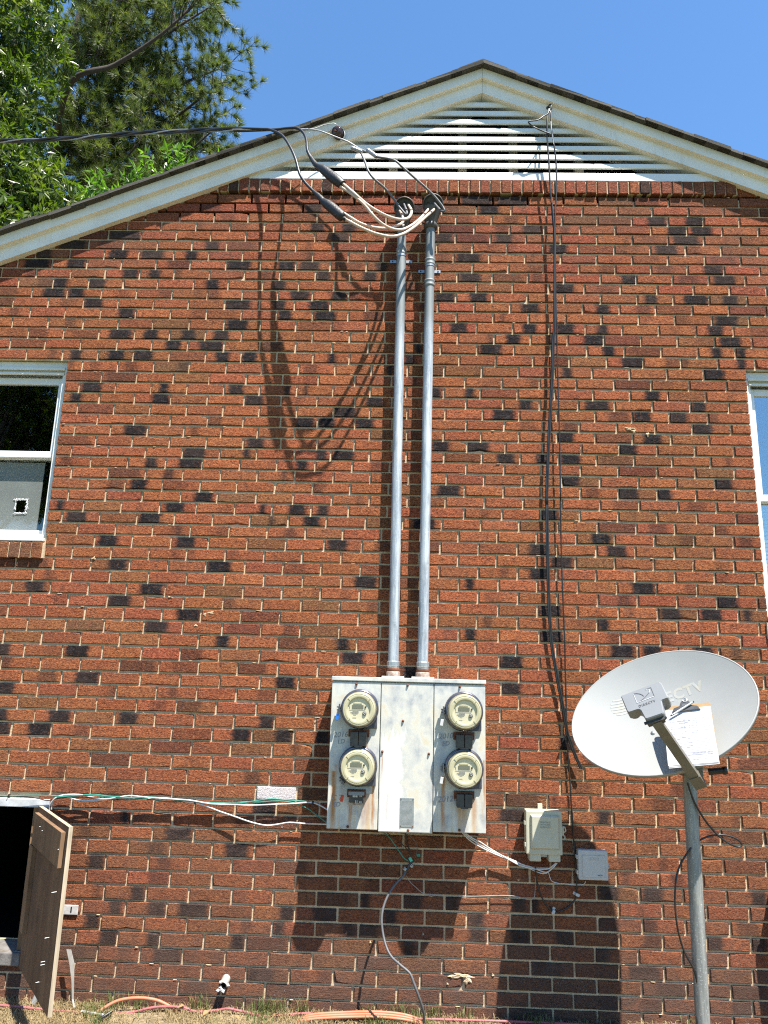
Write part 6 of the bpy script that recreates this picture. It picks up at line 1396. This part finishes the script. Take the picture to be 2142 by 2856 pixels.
def leafy(name, base, H, R0, label, cat, seed, mat, bark, centers, ntwig, L, W, nleaf, droop, group=None):
    """trunk, limbs to crown centres, drooping twigs set with lance-shaped leaves"""
    rg = random.Random(seed); t = thing(name, base, label, cat, group); B = Vector(base)
    fork = B + Vector((0, 0, H)); tr = MB(); tr.tube([B, B + Vector((.06, .04, H * .5)), fork], [R0, R0 * .85, R0 * .6], 12); tr.build('trunk', bark, t)
    br = MB(); lf = MB(); tn = []
    for (cx, cy, cz, rad, wgt) in centers:
        c = Vector((cx, cy, cz)); md = fork + (c - fork) * .5 + Vector((0, 0, .3))
        br.tube([fork - Vector((0, 0, .3)), md, c], [R0 * .45, R0 * .25, .012], 7)
        for k in range(int(ntwig * wgt)):
            u = unit(rg); p = c + Vector((u.x, u.y, u.z * .85)) * rad * rg.random() ** .45
            d = (u + Vector((0, 0, -droop)) + unit(rg) * .5).normalized(); q = p; pts = [p]; tone = min(1, max(0, rg.gauss(.5, .22)))
            for s in range(nleaf // 2):
                d = (d + Vector((0, 0, -.07 * droop)) + unit(rg) * .14).normalized(); q = q + d * L * .32; pts.append(q)
                for sd in (-1, 1):
                    a = (d * .6 + d.cross(unit(rg)).normalized() * .9 + Vector((0, 0, -.25))).normalized(); n = a.cross(unit(rg)).normalized(); l = L * rg.uniform(.7, 1.2); w = W * rg.uniform(.8, 1.2)
                    up = a.cross(n) * w * .25
                    lf.add([q, q + a * l * .4 + n * w / 2 + up, q + a * l, q + a * l * .4 - n * w / 2 + up, q + a * l * .45], [(0, 1, 4), (1, 2, 4), (2, 3, 4), (3, 0, 4)])
                    tn.extend([min(1, max(0, tone + rg.gauss(0, .12)))] * 4)
            br.tube(pts[::2] if len(pts) > 3 else pts, [.005, .002], 3, res=1, cap=False)
    br.build('limbs', bark, t); lf.at['tone'] = tn; lf.build('crown', mat, t, recalc=False)
    return t
oak = leafy('willow_oak', (-7.3, 4.9, 0), 4.2, .22, 'willow oak with narrow glossy leaves filling the upper left corner', 'oak tree', 11, 'oakleaf', 'oakbark',
      [(-6.3, 4.6, 11.3, 1.0, 1.1), (-5.7, 4.7, 10.4, .62, .8), (-6.2, 4.4, 9.6, .8, 1.0), (-5.6, 4.5, 9.2, .55, .8), (-6.0, 4.2, 8.5, .75, 1.0), (-5.35, 4.6, 8.45, .42, .55), (-5.9, 4.0, 7.6, .7, 1.0), (-5.2, 4.3, 7.75, .5, .7), (-4.75, 4.4, 7.6, .42, .5), (-5.5, 3.8, 6.9, .6, .9), (-4.8, 3.9, 6.75, .5, .7), (-6.8, 4.8, 12.3, 1.0, .9), (-7.6, 4.6, 10.4, 1.2, .9), (-7.4, 4.4, 8.6, 1.1, .9), (-5.6, 4.8, 11.9, .5, .5)], 200, .135, .042, 14, .7)
leafy('young_tree', (-3.4, 7.2, 0), 6.6, .06, 'young tree with bright yellow-green leaves peeping over the left roof slope', 'tree', 23, 'sapleaf', 'oakbark',
      [(-3.75, 6.4, 9.25, .5, 1.0), (-4.25, 6.4, 8.95, .4, .6), (-3.2, 6.4, 9.2, .32, .5), (-4.4, 5.6, 8.2, .5, .7), (-3.9, 5.4, 7.9, .45, .6), (-4.9, 6.2, 8.5, .4, .5)], 62, .15, .05, 12, .5)

# the trees across the yard that the left window mirrors
for (dv, lb) in [(Vector((-4.4, -19.5, 0)), 'willow oak standing across the yard behind the viewer, nearer the house'), (Vector((-6.6, -21.5, 0)), 'willow oak standing across the yard behind the viewer, farther left')]:
    t = copy_tree(oak, dv); t['label'] = lb; t['group'] = 'oaks across the yard'
